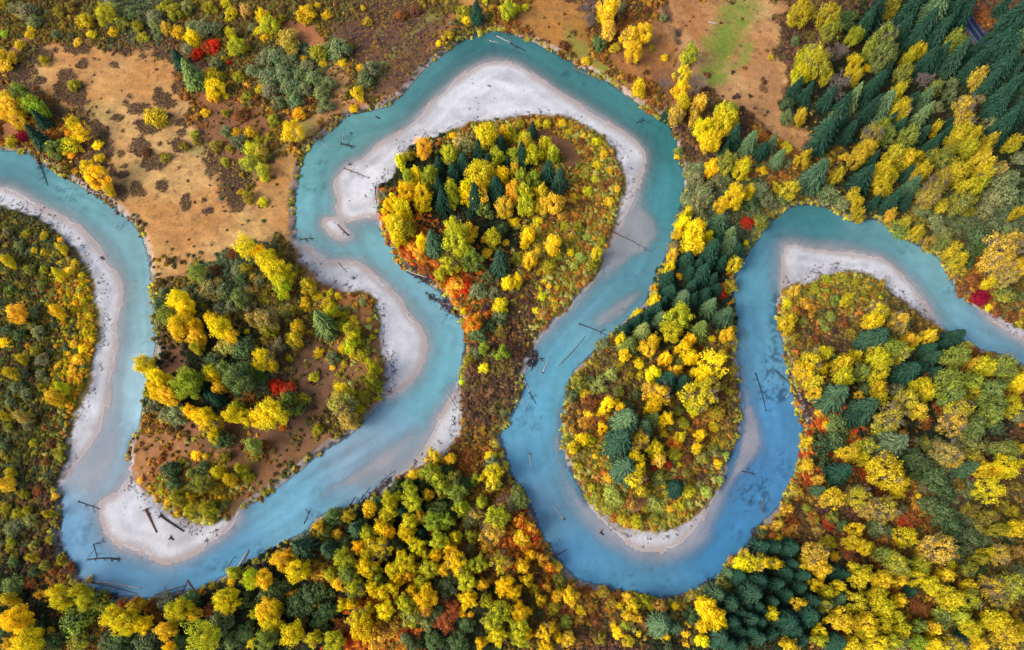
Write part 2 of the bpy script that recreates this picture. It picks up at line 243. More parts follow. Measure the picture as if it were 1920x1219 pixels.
# what grows where
pal_names = list(PAL)
pal_idx = np.array([pal_names.index(c) for _, _, c in PCP]); pal_xy = np.array([(a, b) for a, b, _ in PCP])
def palette_at(u, v, jit=16):
    u = u+RNG.normal(0, jit, u.shape); v = v+RNG.normal(0, jit, v.shape)
    best = np.full(u.shape, 1e12); k = np.zeros(u.shape, int)
    for n, (a, b) in enumerate(pal_xy):
        d = (u-a)**2+(v-b)**2; m = d < best; best[m] = d[m]; k[m] = pal_idx[n]
    return k
pal_mean = np.array([lin(PAL[n]).mean(0) for n in pal_names])
veg = pal_mean[palette_at(PU, PV, 14)]
litter = veg*.55+lin((88, 70, 52))*.45
big = NZ[1](GX, GY, 16, 3)[..., None]; mid = NZ[2](GX, GY, 3.2, 3)[..., None]
gcol = litter*(.55+.7*mid)
meadow = np.zeros(GX.shape)
for s, ca, cb, soft in MEADOWS:
    d = sdist(GX, GY, poly_world(s, 2), 30)+(NZ[3](GX, GY, 8, 4)-.5)*15
    m = sstep(-soft, soft, d); meadow = np.maximum(meadow, m)
    t = sstep(.32, .68, NZ[4](GX, GY, 26, 5))[..., None]
    t2 = sstep(.40, .66, NZ[6](GX, GY, 5, 4))[..., None]
    c = lin(ca)*(1-t)+lin(cb)*t
    c = c*(1-.28*t2)+lin((150, 105, 70))*(.28*t2)
    straw = NZ[2](GX*.45+GY*.9, GY*.5-GX*.25, 2.4, 4)[..., None]
    c = c*(.70+.6*straw)
    gcol = gcol*(1-m[..., None])+c*m[..., None]
for s, cg, soft in GREENS:
    d = sdist(GX, GY, poly_world(s, 2), 30)+(NZ[5](GX, GY, 5, 3)-.5)*5
    m = (sstep(-soft, soft, d)*(.45+.7*NZ[0](GX, GY, 6, 3)))[..., None]
    gcol = gcol*(1-m)+lin(cg)*m
mats = np.zeros(GX.shape)
for a, b, ra, rb in MATS:
    q = np.hypot((PU-a)/ra, (PV-b)/rb)+(NZ[6](GX, GY, 3.2, 4)-.5)*1.1
    mats = np.maximum(mats, sstep(1.12, .72, q))
m = (mats*.8)[..., None]
gcol = gcol*(1-m)+lin((92, 72, 58))*(.75+.5*mid)*m
# trodden scatter of brown tufts over the meadows
tuft = (meadow*sstep(.66, .74, NZ[0](GX, GY, 2.6, 3))*.55)[..., None]
gcol = gcol*(1-tuft)+lin((120, 85, 60))*tuft
# earth face of the cut banks
bank = (sstep(-2.1, -1.0, sdRn)*sstep(.7, -.1, sdRn)*(sdG < -2))[..., None]
gcol = gcol*(1-bank*.75)+lin((182, 170, 164))*(.5+1.0*mid)*bank*.75
# gravel and river bed
dry = sstep(0, 1, sdG/(1.6+5.0*NZ[1](GX, GY, 13, 3)))
streak = NZ[3](GX*.5+GY*.2, GY, 6, 4)
ridge = np.sin(sdG*1.15+6*NZ[0](GX, GY, 22, 3))*.5+np.sin(sdG*.47+5*NZ[1](GX, GY, 30, 2))
gravel = lin((212, 212, 216))*(.80+.34*streak+.075*ridge-.13*sstep(.52, .64, NZ[6](GX, GY, 15, 4))+.14*(NZ[7](GX, GY, 2.0, 2)-.5))[..., None]
damp = lin((176, 164, 160))
gr = damp*(1-dry[..., None])+gravel*dry[..., None]
line = sstep(.60, .72, NZ[5](GX, GY, 4, 4))*sstep(7, 1, -0-np.abs(sdR-2.2)*1.8+7-7*0)
grimy = (sstep(5.5, 1.0, sdR)*sstep(.44, .62, NZ[4](GX, GY, 2.6, 4))*.38)[..., None]
gr = gr*(1-grimy)+lin((120, 108, 118))*grimy
bedc = lin((236, 226, 226))*(.76+.42*NZ[2](GX, GY, 8, 4)[..., None])
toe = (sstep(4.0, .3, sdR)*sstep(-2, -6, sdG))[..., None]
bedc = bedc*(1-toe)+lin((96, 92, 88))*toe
weed = np.zeros(GX.shape)
for a, b, ra, rb, k in WEED:
    q = np.hypot((PU-a)/ra, (PV-b)/rb)
    n = NZ[7](GX, GY, 3.2, 5)*.5+NZ[1](GX, GY, 1.1, 2)*.5
    weed = np.maximum(weed, k*sstep(1.25, .5, q)*sstep(.48, .61, n))
inR = sstep(-.25, .25, sdRn)[..., None]
wet = (sdG <= 0)[..., None]
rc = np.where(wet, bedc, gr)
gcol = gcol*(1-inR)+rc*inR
gcol = gcol/GK

def grid_mesh(name, X, Y, Z, keep=None):
    ny, nx = X.shape
    idx = np.arange(nx*ny).reshape(ny, nx)
    q = np.stack([idx[:-1, :-1], idx[:-1, 1:], idx[1:, 1:], idx[1:, :-1]], -1).reshape(-1, 4)
    V = np.stack([X, Y, Z], -1).reshape(-1, 3)
    sel = None
    if keep is not None:
        kc = (keep[:-1, :-1] | keep[:-1, 1:] | keep[1:, 1:] | keep[1:, :-1]).ravel()
        q = q[kc]; sel, inv = np.unique(q, return_inverse=True); q = inv.reshape(-1, 4); V = V[sel]
    return quad_mesh(name, V, q, True), sel
def quad_mesh(name, V, Q, smooth=False):
    me = bpy.data.meshes.new(name)
    me.vertices.add(len(V)); me.vertices.foreach_set('co', np.ascontiguousarray(V, np.float32).ravel())
    me.loops.add(Q.size); me.loops.foreach_set('vertex_index', np.ascontiguousarray(Q, np.int32).ravel())
    me.polygons.add(len(Q)); me.polygons.foreach_set('loop_start', np.arange(0, Q.size, Q.shape[1], dtype=np.int32))
    me.polygons.foreach_set('loop_total', np.full(len(Q), Q.shape[1], np.int32))
    if smooth: me.polygons.foreach_set('use_smooth', np.ones(len(Q), bool))
    me.update(calc_edges=True)
    return me
def fattr(me, name, a, dom='POINT'):
    t = me.attributes.new(name, 'FLOAT', dom); t.data.foreach_set('value', np.ascontiguousarray(a, np.float32).ravel())
def cattr(me, name, a, dom='POINT'):
    a = np.asarray(a, np.float32).reshape(-1, 3); b = np.ones((len(a), 4), np.float32); b[:, :3] = a
    t = me.attributes.new(name, 'FLOAT_COLOR', dom); t.data.foreach_set('color', b.ravel())

# ------------------------------------------------------------------ materials
def mat(name):
    m = bpy.data.materials.new(name); m.use_nodes = True; nt = m.node_tree
    for n in list(nt.nodes):
        if n.type != 'OUTPUT_MATERIAL': nt.nodes.remove(n)
    out = [n for n in nt.nodes if n.type == 'OUTPUT_MATERIAL'][0]
    return m, nt, out
def N(nt, t, **kw):
    n = nt.nodes.new(t)
    for k, v in kw.items():
        if k in ('op', 'operation'): n.operation = v
        else: setattr(n, k, v)
    return n
def math_(nt, op, a, b=None, c=None):
    n = nt.nodes.new('ShaderNodeMath'); n.operation = op
    for i, v in enumerate((a, b, c)):
        if v is None: continue
        if isinstance(v, (int, float)): n.inputs[i].default_value = v
        else: nt.links.new(v, n.inputs[i])
    return n.outputs[0]
def noise_(nt, vec, scale, det=3, rough=.6):
    n = nt.nodes.new('ShaderNodeTexNoise'); n.inputs['Scale'].default_value = scale
    n.inputs['Detail'].default_value = det; n.inputs['Roughness'].default_value = rough
    nt.links.new(vec, n.inputs['Vector']); return n.outputs['Fac']
def scale_col(nt, col, f):
    n = nt.nodes.new('ShaderNodeVectorMath'); n.operation = 'SCALE'
    nt.links.new(col, n.inputs[0]); nt.links.new(f, n.inputs['Scale']); return n.outputs[0]
def maprange(nt, v, a, b, c, d):
    n = nt.nodes.new('ShaderNodeMapRange'); nt.links.new(v, n.inputs[0])
    for i, x in enumerate((a, b, c, d)): n.inputs[i+1].default_value = x
    return n.outputs[0]
def attr(nt, name, typ='GEOMETRY'):
    n = nt.nodes.new('ShaderNodeAttribute'); n.attribute_name = name; n.attribute_type = typ; return n

m, nt, out = mat('ground'); M_GROUND = m
geo = N(nt, 'ShaderNodeNewGeometry'); P = geo.outputs['Position']
c = attr(nt, 'gcol').outputs['Color']; g = attr(nt, 'grav').outputs['Fac']
n1 = noise_(nt, P, .9, 4, .7); n2 = noise_(nt, P, 3.5, 2, .7)
f = math_(nt, 'ADD', math_(nt, 'MULTIPLY', n1, 1.1), math_(nt, 'MULTIPLY', n2, .9))
amp = math_(nt, 'SUBTRACT', .62, math_(nt, 'MULTIPLY', g, .45))
f = math_(nt, 'ADD', math_(nt, 'MULTIPLY', math_(nt, 'SUBTRACT', f, 1.0), math_(nt, 'MULTIPLY', amp, 1.9)), 1.0)
f = math_(nt, 'MAXIMUM', f, .2)
pr = N(nt, 'ShaderNodeBsdfPrincipled'); pr.inputs['Roughness'].default_value = .9; pr.inputs['Specular IOR Level'].default_value = .15
nt.links.new(scale_col(nt, c, f), pr.inputs['Base Color'])
bp = N(nt, 'ShaderNodeBump'); bp.inputs['Strength'].default_value = .5; bp.inputs['Distance'].default_value = .35
nt.links.new(n1, bp.inputs['Height']); nt.links.new(bp.outputs[0], pr.inputs['Normal'])
nt.links.new(pr.outputs[0], out.inputs[0])

m, nt, out = mat('river_water'); M_WATER = m
geo = N(nt, 'ShaderNodeNewGeometry'); P = geo.outputs['Position']
dfn = N(nt, 'ShaderNodeBsdfDiffuse'); tr = N(nt, 'ShaderNodeBsdfTransparent'); gl = N(nt, 'ShaderNodeBsdfGlossy')
gl.inputs['Roughness'].default_value = .06
nn = noise_(nt, P, .22, 3, .6); nf = maprange(nt, nn, .3, .7, .90, 1.10)
nt.links.new(scale_col(nt, attr(nt, 'wcol').outputs['Color'], nf), dfn.inputs[0])
mx = N(nt, 'ShaderNodeMixShader'); nt.links.new(attr(nt, 'murk').outputs['Fac'], mx.inputs[0])
nt.links.new(tr.outputs[0], mx.inputs[1]); nt.links.new(dfn.outputs[0], mx.inputs[2])
bp = N(nt, 'ShaderNodeBump'); bp.inputs['Strength'].default_value = .05; bp.inputs['Distance'].default_value = .1
nt.links.new(noise_(nt, P, 1.1, 3, .6), bp.inputs['Height']); nt.links.new(bp.outputs[0], gl.inputs['Normal'])
fr = N(nt, 'ShaderNodeFresnel'); fr.inputs[0].default_value = 1.33; nt.links.new(bp.outputs[0], fr.inputs['Normal'])
m2 = N(nt, 'ShaderNodeMixShader'); nt.links.new(fr.outputs[0], m2.inputs[0])
nt.links.new(mx.outputs[0], m2.inputs[1]); nt.links.new(gl.outputs[0], m2.inputs[2]); nt.links.new(m2.outputs[0], out.inputs[0])

def leaf_material(name, src, rough=False, transl=.35, contrast=.5):
    "src: OBJECT (tree's own colours in two object properties) or INSTANCER (colour carried by each stuff point)"
    m, nt, out = mat(name)
    tone = attr(nt, 'tone').outputs['Fac']; val = attr(nt, 'val').outputs['Fac']
    if src == 'OBJECT':
        a = attr(nt, 'leaf_colour', 'OBJECT').outputs['Color']; b = attr(nt, 'second_colour', 'OBJECT').outputs['Color']
    else:
        a = attr(nt, 'col', 'INSTANCER').outputs['Color']; b = attr(nt, 'col2', 'INSTANCER').outputs['Color']
    mix = N(nt, 'ShaderNodeMix', data_type='RGBA'); nt.links.new(tone, mix.inputs[0])
    nt.links.new(a, mix.inputs[6]); nt.links.new(b, mix.inputs[7])
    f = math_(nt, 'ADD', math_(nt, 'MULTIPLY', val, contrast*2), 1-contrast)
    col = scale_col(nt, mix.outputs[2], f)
    d = N(nt, 'ShaderNodeBsdfDiffuse'); t = N(nt, 'ShaderNodeBsdfTranslucent'); nt.links.new(col, d.inputs[0]); nt.links.new(col, t.inputs[0])
    mx = N(nt, 'ShaderNodeMixShader'); mx.inputs[0].default_value = transl
    nt.links.new(d.outputs[0], mx.inputs[1]); nt.links.new(t.outputs[0], mx.inputs[2])
    nt.links.new(mx.outputs[0], out.inputs[0])
    return m
M_LEAF = leaf_material('autumn_leaves', 'OBJECT', contrast=.42)
M_NEEDLE = leaf_material('conifer_needles', 'OBJECT', transl=.10, contrast=.55)
M_STUFF = leaf_material('undergrowth_leaves', 'INSTANCER', contrast=.38)
def simple(name, ca, cb, scale, rough=.85, stretch=None):
    m, nt, out = mat(name)
    tc = N(nt, 'ShaderNodeTexCoord'); v = tc.outputs['Object']
    if stretch:
        mp = N(nt, 'ShaderNodeMapping'); mp.inputs['Scale'].default_value = stretch; nt.links.new(v, mp.inputs[0]); v = mp.outputs[0]
    n = noise_(nt, v, scale, 4, .65)
    r = N(nt, 'ShaderNodeValToRGB'); r.color_ramp.elements[0].position = .3; r.color_ramp.elements[1].position = .7
    r.color_ramp.elements[0].color = (*lin(ca)/GK, 1); r.color_ramp.elements[1].color = (*lin(cb)/GK, 1); nt.links.new(n, r.inputs[0])
    p = N(nt, 'ShaderNodeBsdfPrincipled'); p.inputs['Roughness'].default_value = rough; p.inputs['Specular IOR Level'].default_value = .2
    nt.links.new(r.outputs[0], p.inputs['Base Color'])
    b = N(nt, 'ShaderNodeBump'); b.inputs['Strength'].default_value = .4; b.inputs['Distance'].default_value = .05
    nt.links.new(n, b.inputs['Height']); nt.links.new(b.outputs[0], p.inputs['Normal'])
    nt.links.new(p.outputs[0], out.inputs[0]); return m
M_BARK_PALE = simple('pale_bark', (150,140,125), (100,88,75), 2, stretch=(3, 3, .5))
M_BARK_DARK = simple('dark_bark', (80,62,50), (50,40,34), 2, stretch=(3, 3, .5))
M_TWIG = simple('bare_twigs', (178,165,158), (130,115,110), .6)
M_LOG_PALE = simple('bleached_wood', (215,208,205), (160,150,148), 1.2, stretch=(4, 4, .4))
M_LOG_GREY = simple('grey_wood', (135,120,118), (88,76,76), 1.2, stretch=(4, 4, .4))
M_LOG_DARK = simple('wet_dark_wood', (78,62,68), (45,38,46), 1.2, stretch=(4, 4, .4))
M_LOG_BROWN = simple('brown_wood', (140,92,72), (90,60,52), 1.2, stretch=(4, 4, .4))

# ------------------------------------------------------------------ ground sheet and river
me, _ = grid_mesh('ground', GX, GY, H)
cattr(me, 'gcol', gcol); fattr(me, 'grav', np.where(sdRn > 0, 1.0, 0.0))
ground = bpy.data.objects.new('ground', me); COL.objects.link(ground); me.materials.append(M_GROUND); ground['kind'] = 'structure'
ww = np.zeros(GX.shape); wc = np.zeros(GX.shape+(3,))
for u, v, r_, g_, b_ in WCP:
    w = 1/((PU-u)**2+(PV-v)**2+500)**1.6; ww += w; wc += w[..., None]*lin((r_, g_, b_))
wc = wc/ww[..., None]
depth = np.maximum(-H, 0)
murk = np.where(depth > 0, .05+.92*(1-np.exp(-2.9*depth)), .0)
flow = NZ[6](sdR*.9+200, GX*.10+GY*.07, 2.2, 3)-.5; flow2 = NZ[2](sdR*.5+50, GX*.05-GY*.06, 1.6, 2)-.5
wc = wc*(1+.30*flow+.22*flow2+.10*(NZ[5](GX, GY, 18, 3)-.5))[..., None]
silt = (weed*.75)[..., None]
wc = (wc*1.0)*(1-silt)+lin((28, 62, 95))*silt
murk = np.maximum(murk, weed*.8)
me, sel = grid_mesh('river', GX, GY, np.zeros(GX.shape), (sdR > -4) & (H < .12))
wc = wc*.90+.10*wc.mean(-1, keepdims=True)+.012
wc = np.maximum(wc-np.array([.010, .016, .030]), .004)/np.array([1.0, .95, .93])
cattr(me, 'wcol', (wc/GK).reshape(-1, 3)[sel]); fattr(me, 'murk', murk.ravel()[sel])
river = bpy.data.objects.new('river', me); COL.objects.link(river); me.materials.append(M_WATER); river['kind'] = 'structure'

# ------------------------------------------------------------------ plant prototypes (unit sized)
def unit(v): return v/np.maximum(np.linalg.norm(v, axis=-1, keepdims=True), 1e-9)
def leaf_quads(P, Nn, size, rng, aspect=1.0):
    "a small leaf spray (quad) at each point, facing about along Nn"
    n = len(P); t = unit(np.cross(Nn, rng.normal(size=(n, 3)))); b = np.cross(Nn, t)
    s = (size*rng.uniform(.65, 1.25, n))[:, None]
    t = t*s*aspect; b = b*s
    bend = Nn*s*rng.uniform(-.35, .35, (n, 1))
    V = np.stack([P-t*.5-b*.35, P-b*.5*.2+t*.55+bend, P+t*.35+b*.5, P-t*.55+b*.3+bend], 1).reshape(-1, 3)
    return V
def leaf_mesh(name, V, tone, val, material):
    n = len(V)//4
    me = quad_mesh(name, V, np.arange(4*n).reshape(-1, 4))
    fattr(me, 'tone', np.repeat(tone, 4)); fattr(me, 'val', np.repeat(val, 4)); me.materials.append(material); return me
def lobed_crown(name, seed, lobes, per, leaf, material, zlo=.18, spread=.66, lobe_r=(.26, .42), peak=.0, gap=.1):
    "crown of unit radius and unit height standing on z=0; built of leafy sprays that reach outwards"
    rng = np.random.default_rng(seed); Vs, T, W = [], [], []
    ga = math.pi*(3-math.sqrt(5))
    skew = rng.normal(0, .12, 2); hp = rng.uniform(0, 6.28, 4); ha = rng.uniform(.05, .22, 4)
    for k in range(lobes):
        q = (k+.5)/lobes
        z = 1-q*(1-zlo); z = z+rng.normal(0, .04)
        prof = math.sqrt(max(0, 1-((z-.42)/.62)**2)) if z > .42 else .62+.38*max(0, (z-.1))/.32
        a = k*ga+rng.normal(0, .35)
        if k > 3 and rng.random() < .16: continue
        rr = spread*prof*rng.uniform(.66, 1.16)*(1+sum(ha[j]*math.sin((j+2)*a+hp[j]) for j in range(4)))
        if k < 2: rr *= .4
        r = rng.uniform(*lobe_r)*(1 if k > 3 else .85)
        c = np.array([math.cos(a)*rr+skew[0]*z, math.sin(a)*rr+skew[1]*z, np.clip(z-r*.35, .05, .95)])
        out = unit(np.array([math.cos(a)*rr, math.sin(a)*rr, .30+.5*z]))
        n = int(per*rng.uniform(.7, 1.25)*(r/.24)**1.5)
        d = unit(rng.normal(size=(n, 3))+out*.55)
        along = np.clip(d@out, -1, 1)
        # uneven, finger-like surface
        ph = rng.uniform(0, 6.28, 3)
        bump = 1+.22*np.sin(5*d[:, 0]+ph[0])*np.sin(5*d[:, 1]+ph[1])+.12*np.sin(9*d[:, 2]+ph[2])
        rad = r*(.55+.5*rng.random(n)**.6)*(1+.75*np.maximum(along, 0)**3)*bump
        p = c+d*rad[:, None]*np.array([1, 1, .8])
        nn = unit(d+rng.normal(0, .55, (n, 3))+np.array([0, 0, .25]))
        Vs.append(leaf_quads(p, nn, leaf, rng)); lt = np.clip(rng.normal(.45, .33), 0, 1)
        T.append(np.clip(lt+rng.normal(0, .18, n)+.15*(.5-p[:, 2]), 0, 1)); W.append(np.clip(.5+rng.normal(0, .16)+rng.normal(0, .17, n), 0, 1))
    V = np.concatenate(Vs); q = np.quantile(np.hypot(V[:, 0], V[:, 1]), .965); V[:, :2] /= q; V[:, 2] /= max(1, np.quantile(V[:, 2], .995))
    return leaf_mesh(name, V, np.concatenate(T), np.concatenate(W), material)
def conifer_crown(name, seed, levels=26, per=10, power=.85, droop=.35, material=None, wide=1.0):
    rng = np.random.default_rng(seed); Vs, T, W = [], [], []
    for L in range(levels):
        q = L/(levels-1); z = .07+.91*q
        Rr = (1-q)**power*.97+.015
        nb = max(4, int(per*(.55+.6*(1-q)))); a0 = rng.uniform(0, 6.28)
        for k in range(nb):
            a = a0+6.2832*k/nb+rng.normal(0, .14); ln = Rr*rng.uniform(.62, 1.18)
            nseg = max(2, int(11*ln+1.5)); bt = rng.normal(.4, .2); bv = rng.normal(.48, .22)
            er = np.array([math.cos(a), math.sin(a), 0]); et = np.array([-math.sin(a), math.cos(a), 0])
            for s in range(nseg):
                t = (s+.6)/nseg
                rz = z+.045*t*(1-t)*2-droop*.10*ln*t*t+rng.normal(0, .004)
                w = (.16*(1-t*.65)+.03)*wide*(.5+.5*min(1, ln*1.5)); l = ln/nseg*1.35
                for side in (-1, 1):
                    p0 = er*(ln*t-l*.5)+np.array([0, 0, rz]); p1 = er*(ln*t+l*.6)+np.array([0, 0, rz-.012])
                    o = et*side*w*rng.uniform(.7, 1.2)+er*l*.5+np.array([0, 0, -.018*rng.uniform(.3, 1.6)])
                    Vs.append(np.array([p0, p1, p1+o*.7, p0+o])); T.append(np.clip(bt+.35*t+rng.normal(0, .12), 0, 1)); W.append(np.clip(bv+.55*(t-.55)+rng.normal(0, .14), 0, 1))  # shading painted in: dark towards the trunk, bright at the branch tips
    return leaf_mesh(name, np.concatenate(Vs), np.array(T), np.array(W), material)
def bare_crown(name, seed, material):
    rng = np.random.default_rng(seed); Q = []
    def tw(p, d, l, w, dep):
        q = p+d*l; s = unit(np.cross(d, rng.normal(size=3)))*w; s2 = unit(np.cross(d, s))*w
        for e in (s, s2): Q.append(np.array([p-e, p+e, q+e*.5, q-e*.5]))
        if dep:
            for _ in range(4 if dep > 1 else 5):
                tw(p+d*l*rng.uniform(.45, 1), unit(d+rng.normal(0, .55, 3)+np.array([0, 0, .15])), l*rng.uniform(.5, .75), w*.55, dep-1)
    for k in range(9):
        a = k*2.4; tw(np.array([0, 0, .10+.05*k]), unit(np.array([math.cos(a), math.sin(a), .9])), .42, .022, 3)
    V = np.concatenate(Q); V[:, 2] = np.clip(V[:, 2], 0, 1.2)/1.15
    r = np.quantile(np.hypot(V[:, 0], V[:, 1]), .97); V[:, :2] /= r
    return leaf_mesh(name, V, np.zeros(len(Q)), np.full(len(Q), .5), material)
def tube(path, radii, sides=7, cap=True):
    path = np.asarray(path, float); V = []; F = []
    for i, p in enumerate(path):
        d = unit((path[min(i+1, len(path)-1)]-path[max(i-1, 0)])[None])[0]
        u = np.cross(d, [0.13, .9, .31]); u = u/np.linalg.norm(u); w = np.cross(d, u)
        for k in range(sides):
            a = 6.2832*k/sides; V.append(p+radii[i]*(u*math.cos(a)+w*math.sin(a)))
    for i in range(len(path)-1):
        for k in range(sides):
            F.append((i*sides+k, i*sides+(k+1) % sides, (i+1)*sides+(k+1) % sides, (i+1)*sides+k))
    if cap: F.append(tuple(range(sides))[::-1]); F.append(tuple((len(path)-1)*sides+k for k in range(sides)))
    return V, F
def join_tubes(name, tubes, material, smooth=True):
    V, F = [], []
    for v, f in tubes:
        o = len(V); V += [tuple(x) for x in v]; F += [tuple(o+i for i in q) for q in f]
    me = bpy.data.meshes.new(name); me.from_pydata(V, [], F); me.materials.append(material)
    if smooth: me.polygons.foreach_set('use_smooth', np.ones(len(me.polygons), bool))
    me.update(); return me
def trunk_mesh(name, seed, limbs, material):
    "unit tall tapered trunk with limbs, radius given in the same unit"
    rng = np.random.default_rng(seed); zs = np.linspace(-.02, .86, 7)
    off = np.cumsum(rng.normal(0, .010, (7, 2)), 0); off[0] = 0
    path = np.column_stack([off, zs]); ts = [tube(path, np.linspace(.020, .005, 7)*np.array([1.4, 1, 1, 1, 1, 1, 1]), 8)]
    for k in range(limbs):
        t = rng.uniform(.3, .8); i = int(t*6); p = path[i]+(path[min(i+1, 6)]-path[i])*(t*6-i)
        a = k*2.4+rng.normal(0, .3); d = np.array([math.cos(a), math.sin(a), rng.uniform(.6, 1.4)]); l = rng.uniform(.12, .2)
        ts.append(tube([p, p+d*l*.5+[0, 0, .01], p+d*l], [.008, .005, .002], 5))
    return join_tubes(name, ts, material)
BROAD = [lobed_crown('broadleaf_crown', 100+k, 66+5*k, (82, 66, 92, 58, 82, 74, 88)[k], .070, M_LEAF, zlo=(.15, .25, .2, .1, .3, .2, .15)[k], spread=.80, lobe_r=((.13, .26), (.12, .23), (.15, .28), (.13, .22), (.13, .29), (.11, .22), (.14, .24))[k]) for k in range(7)]
POPLAR = [lobed_crown('poplar_crown', 140+k, 56, 100, .075, M_LEAF, zlo=.10, spread=.66, lobe_r=(.15, .27)) for k in range(3)]
BUSH = [lobed_crown('bush_foliage', 160+k, 30, 80, .10, M_LEAF, zlo=.25, spread=.68, lobe_r=(.2, .34)) for k in range(5)]
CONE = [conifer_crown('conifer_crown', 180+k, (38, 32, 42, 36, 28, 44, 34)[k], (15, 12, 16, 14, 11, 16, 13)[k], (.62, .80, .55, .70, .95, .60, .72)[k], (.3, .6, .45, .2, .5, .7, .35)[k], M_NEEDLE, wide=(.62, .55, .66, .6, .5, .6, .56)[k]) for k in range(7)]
BARE = [bare_crown('bare_branches', 200+k, M_TWIG) for k in range(2)]
TRUNKS = [trunk_mesh('broadleaf_trunk', 220+k, 9, M_BARK_PALE) for k in range(3)]
CTRUNK = trunk_mesh('conifer_trunk', 230, 0, M_BARK_DARK)

# ------------------------------------------------------------------ plants, and a few put into shaded gaps: per tile (3x enlargement) x, y, radius, colours
SEEN = {'Y': (252,222,38), 'O': (252,208,62), 'L': (218,210,46), 'G': (166,180,58), 'S': (138,144,96), 's': (136,152,80), 'K': (172,162,50),
        'M': (226,194,44), 'T': (204,172,84), 'R': (212,62,34), 'U': (160,98,54), 'W': (100,120,74), 'C': (33,60,49), 'D': (72,96,68),
        'P': (152,30,58), 'V': (178,188,88), 'B': (165,155,148), 'N': (115,82,55)}
NAMES = {'Y': 'golden yellow', 'O': 'orange', 'L': 'lemon', 'G': 'lime green', 'S': 'grey green', 's': 'sage green', 'K': 'olive', 'M': 'mustard', 'T': 'tan',
         'R': 'red', 'U': 'rust brown', 'W': 'dark green', 'C': 'dark teal', 'D': 'grey green', 'P': 'crimson', 'V': 'pale green', 'B': 'bare grey', 'N': 'brown'}
SCALE3 = 3.002
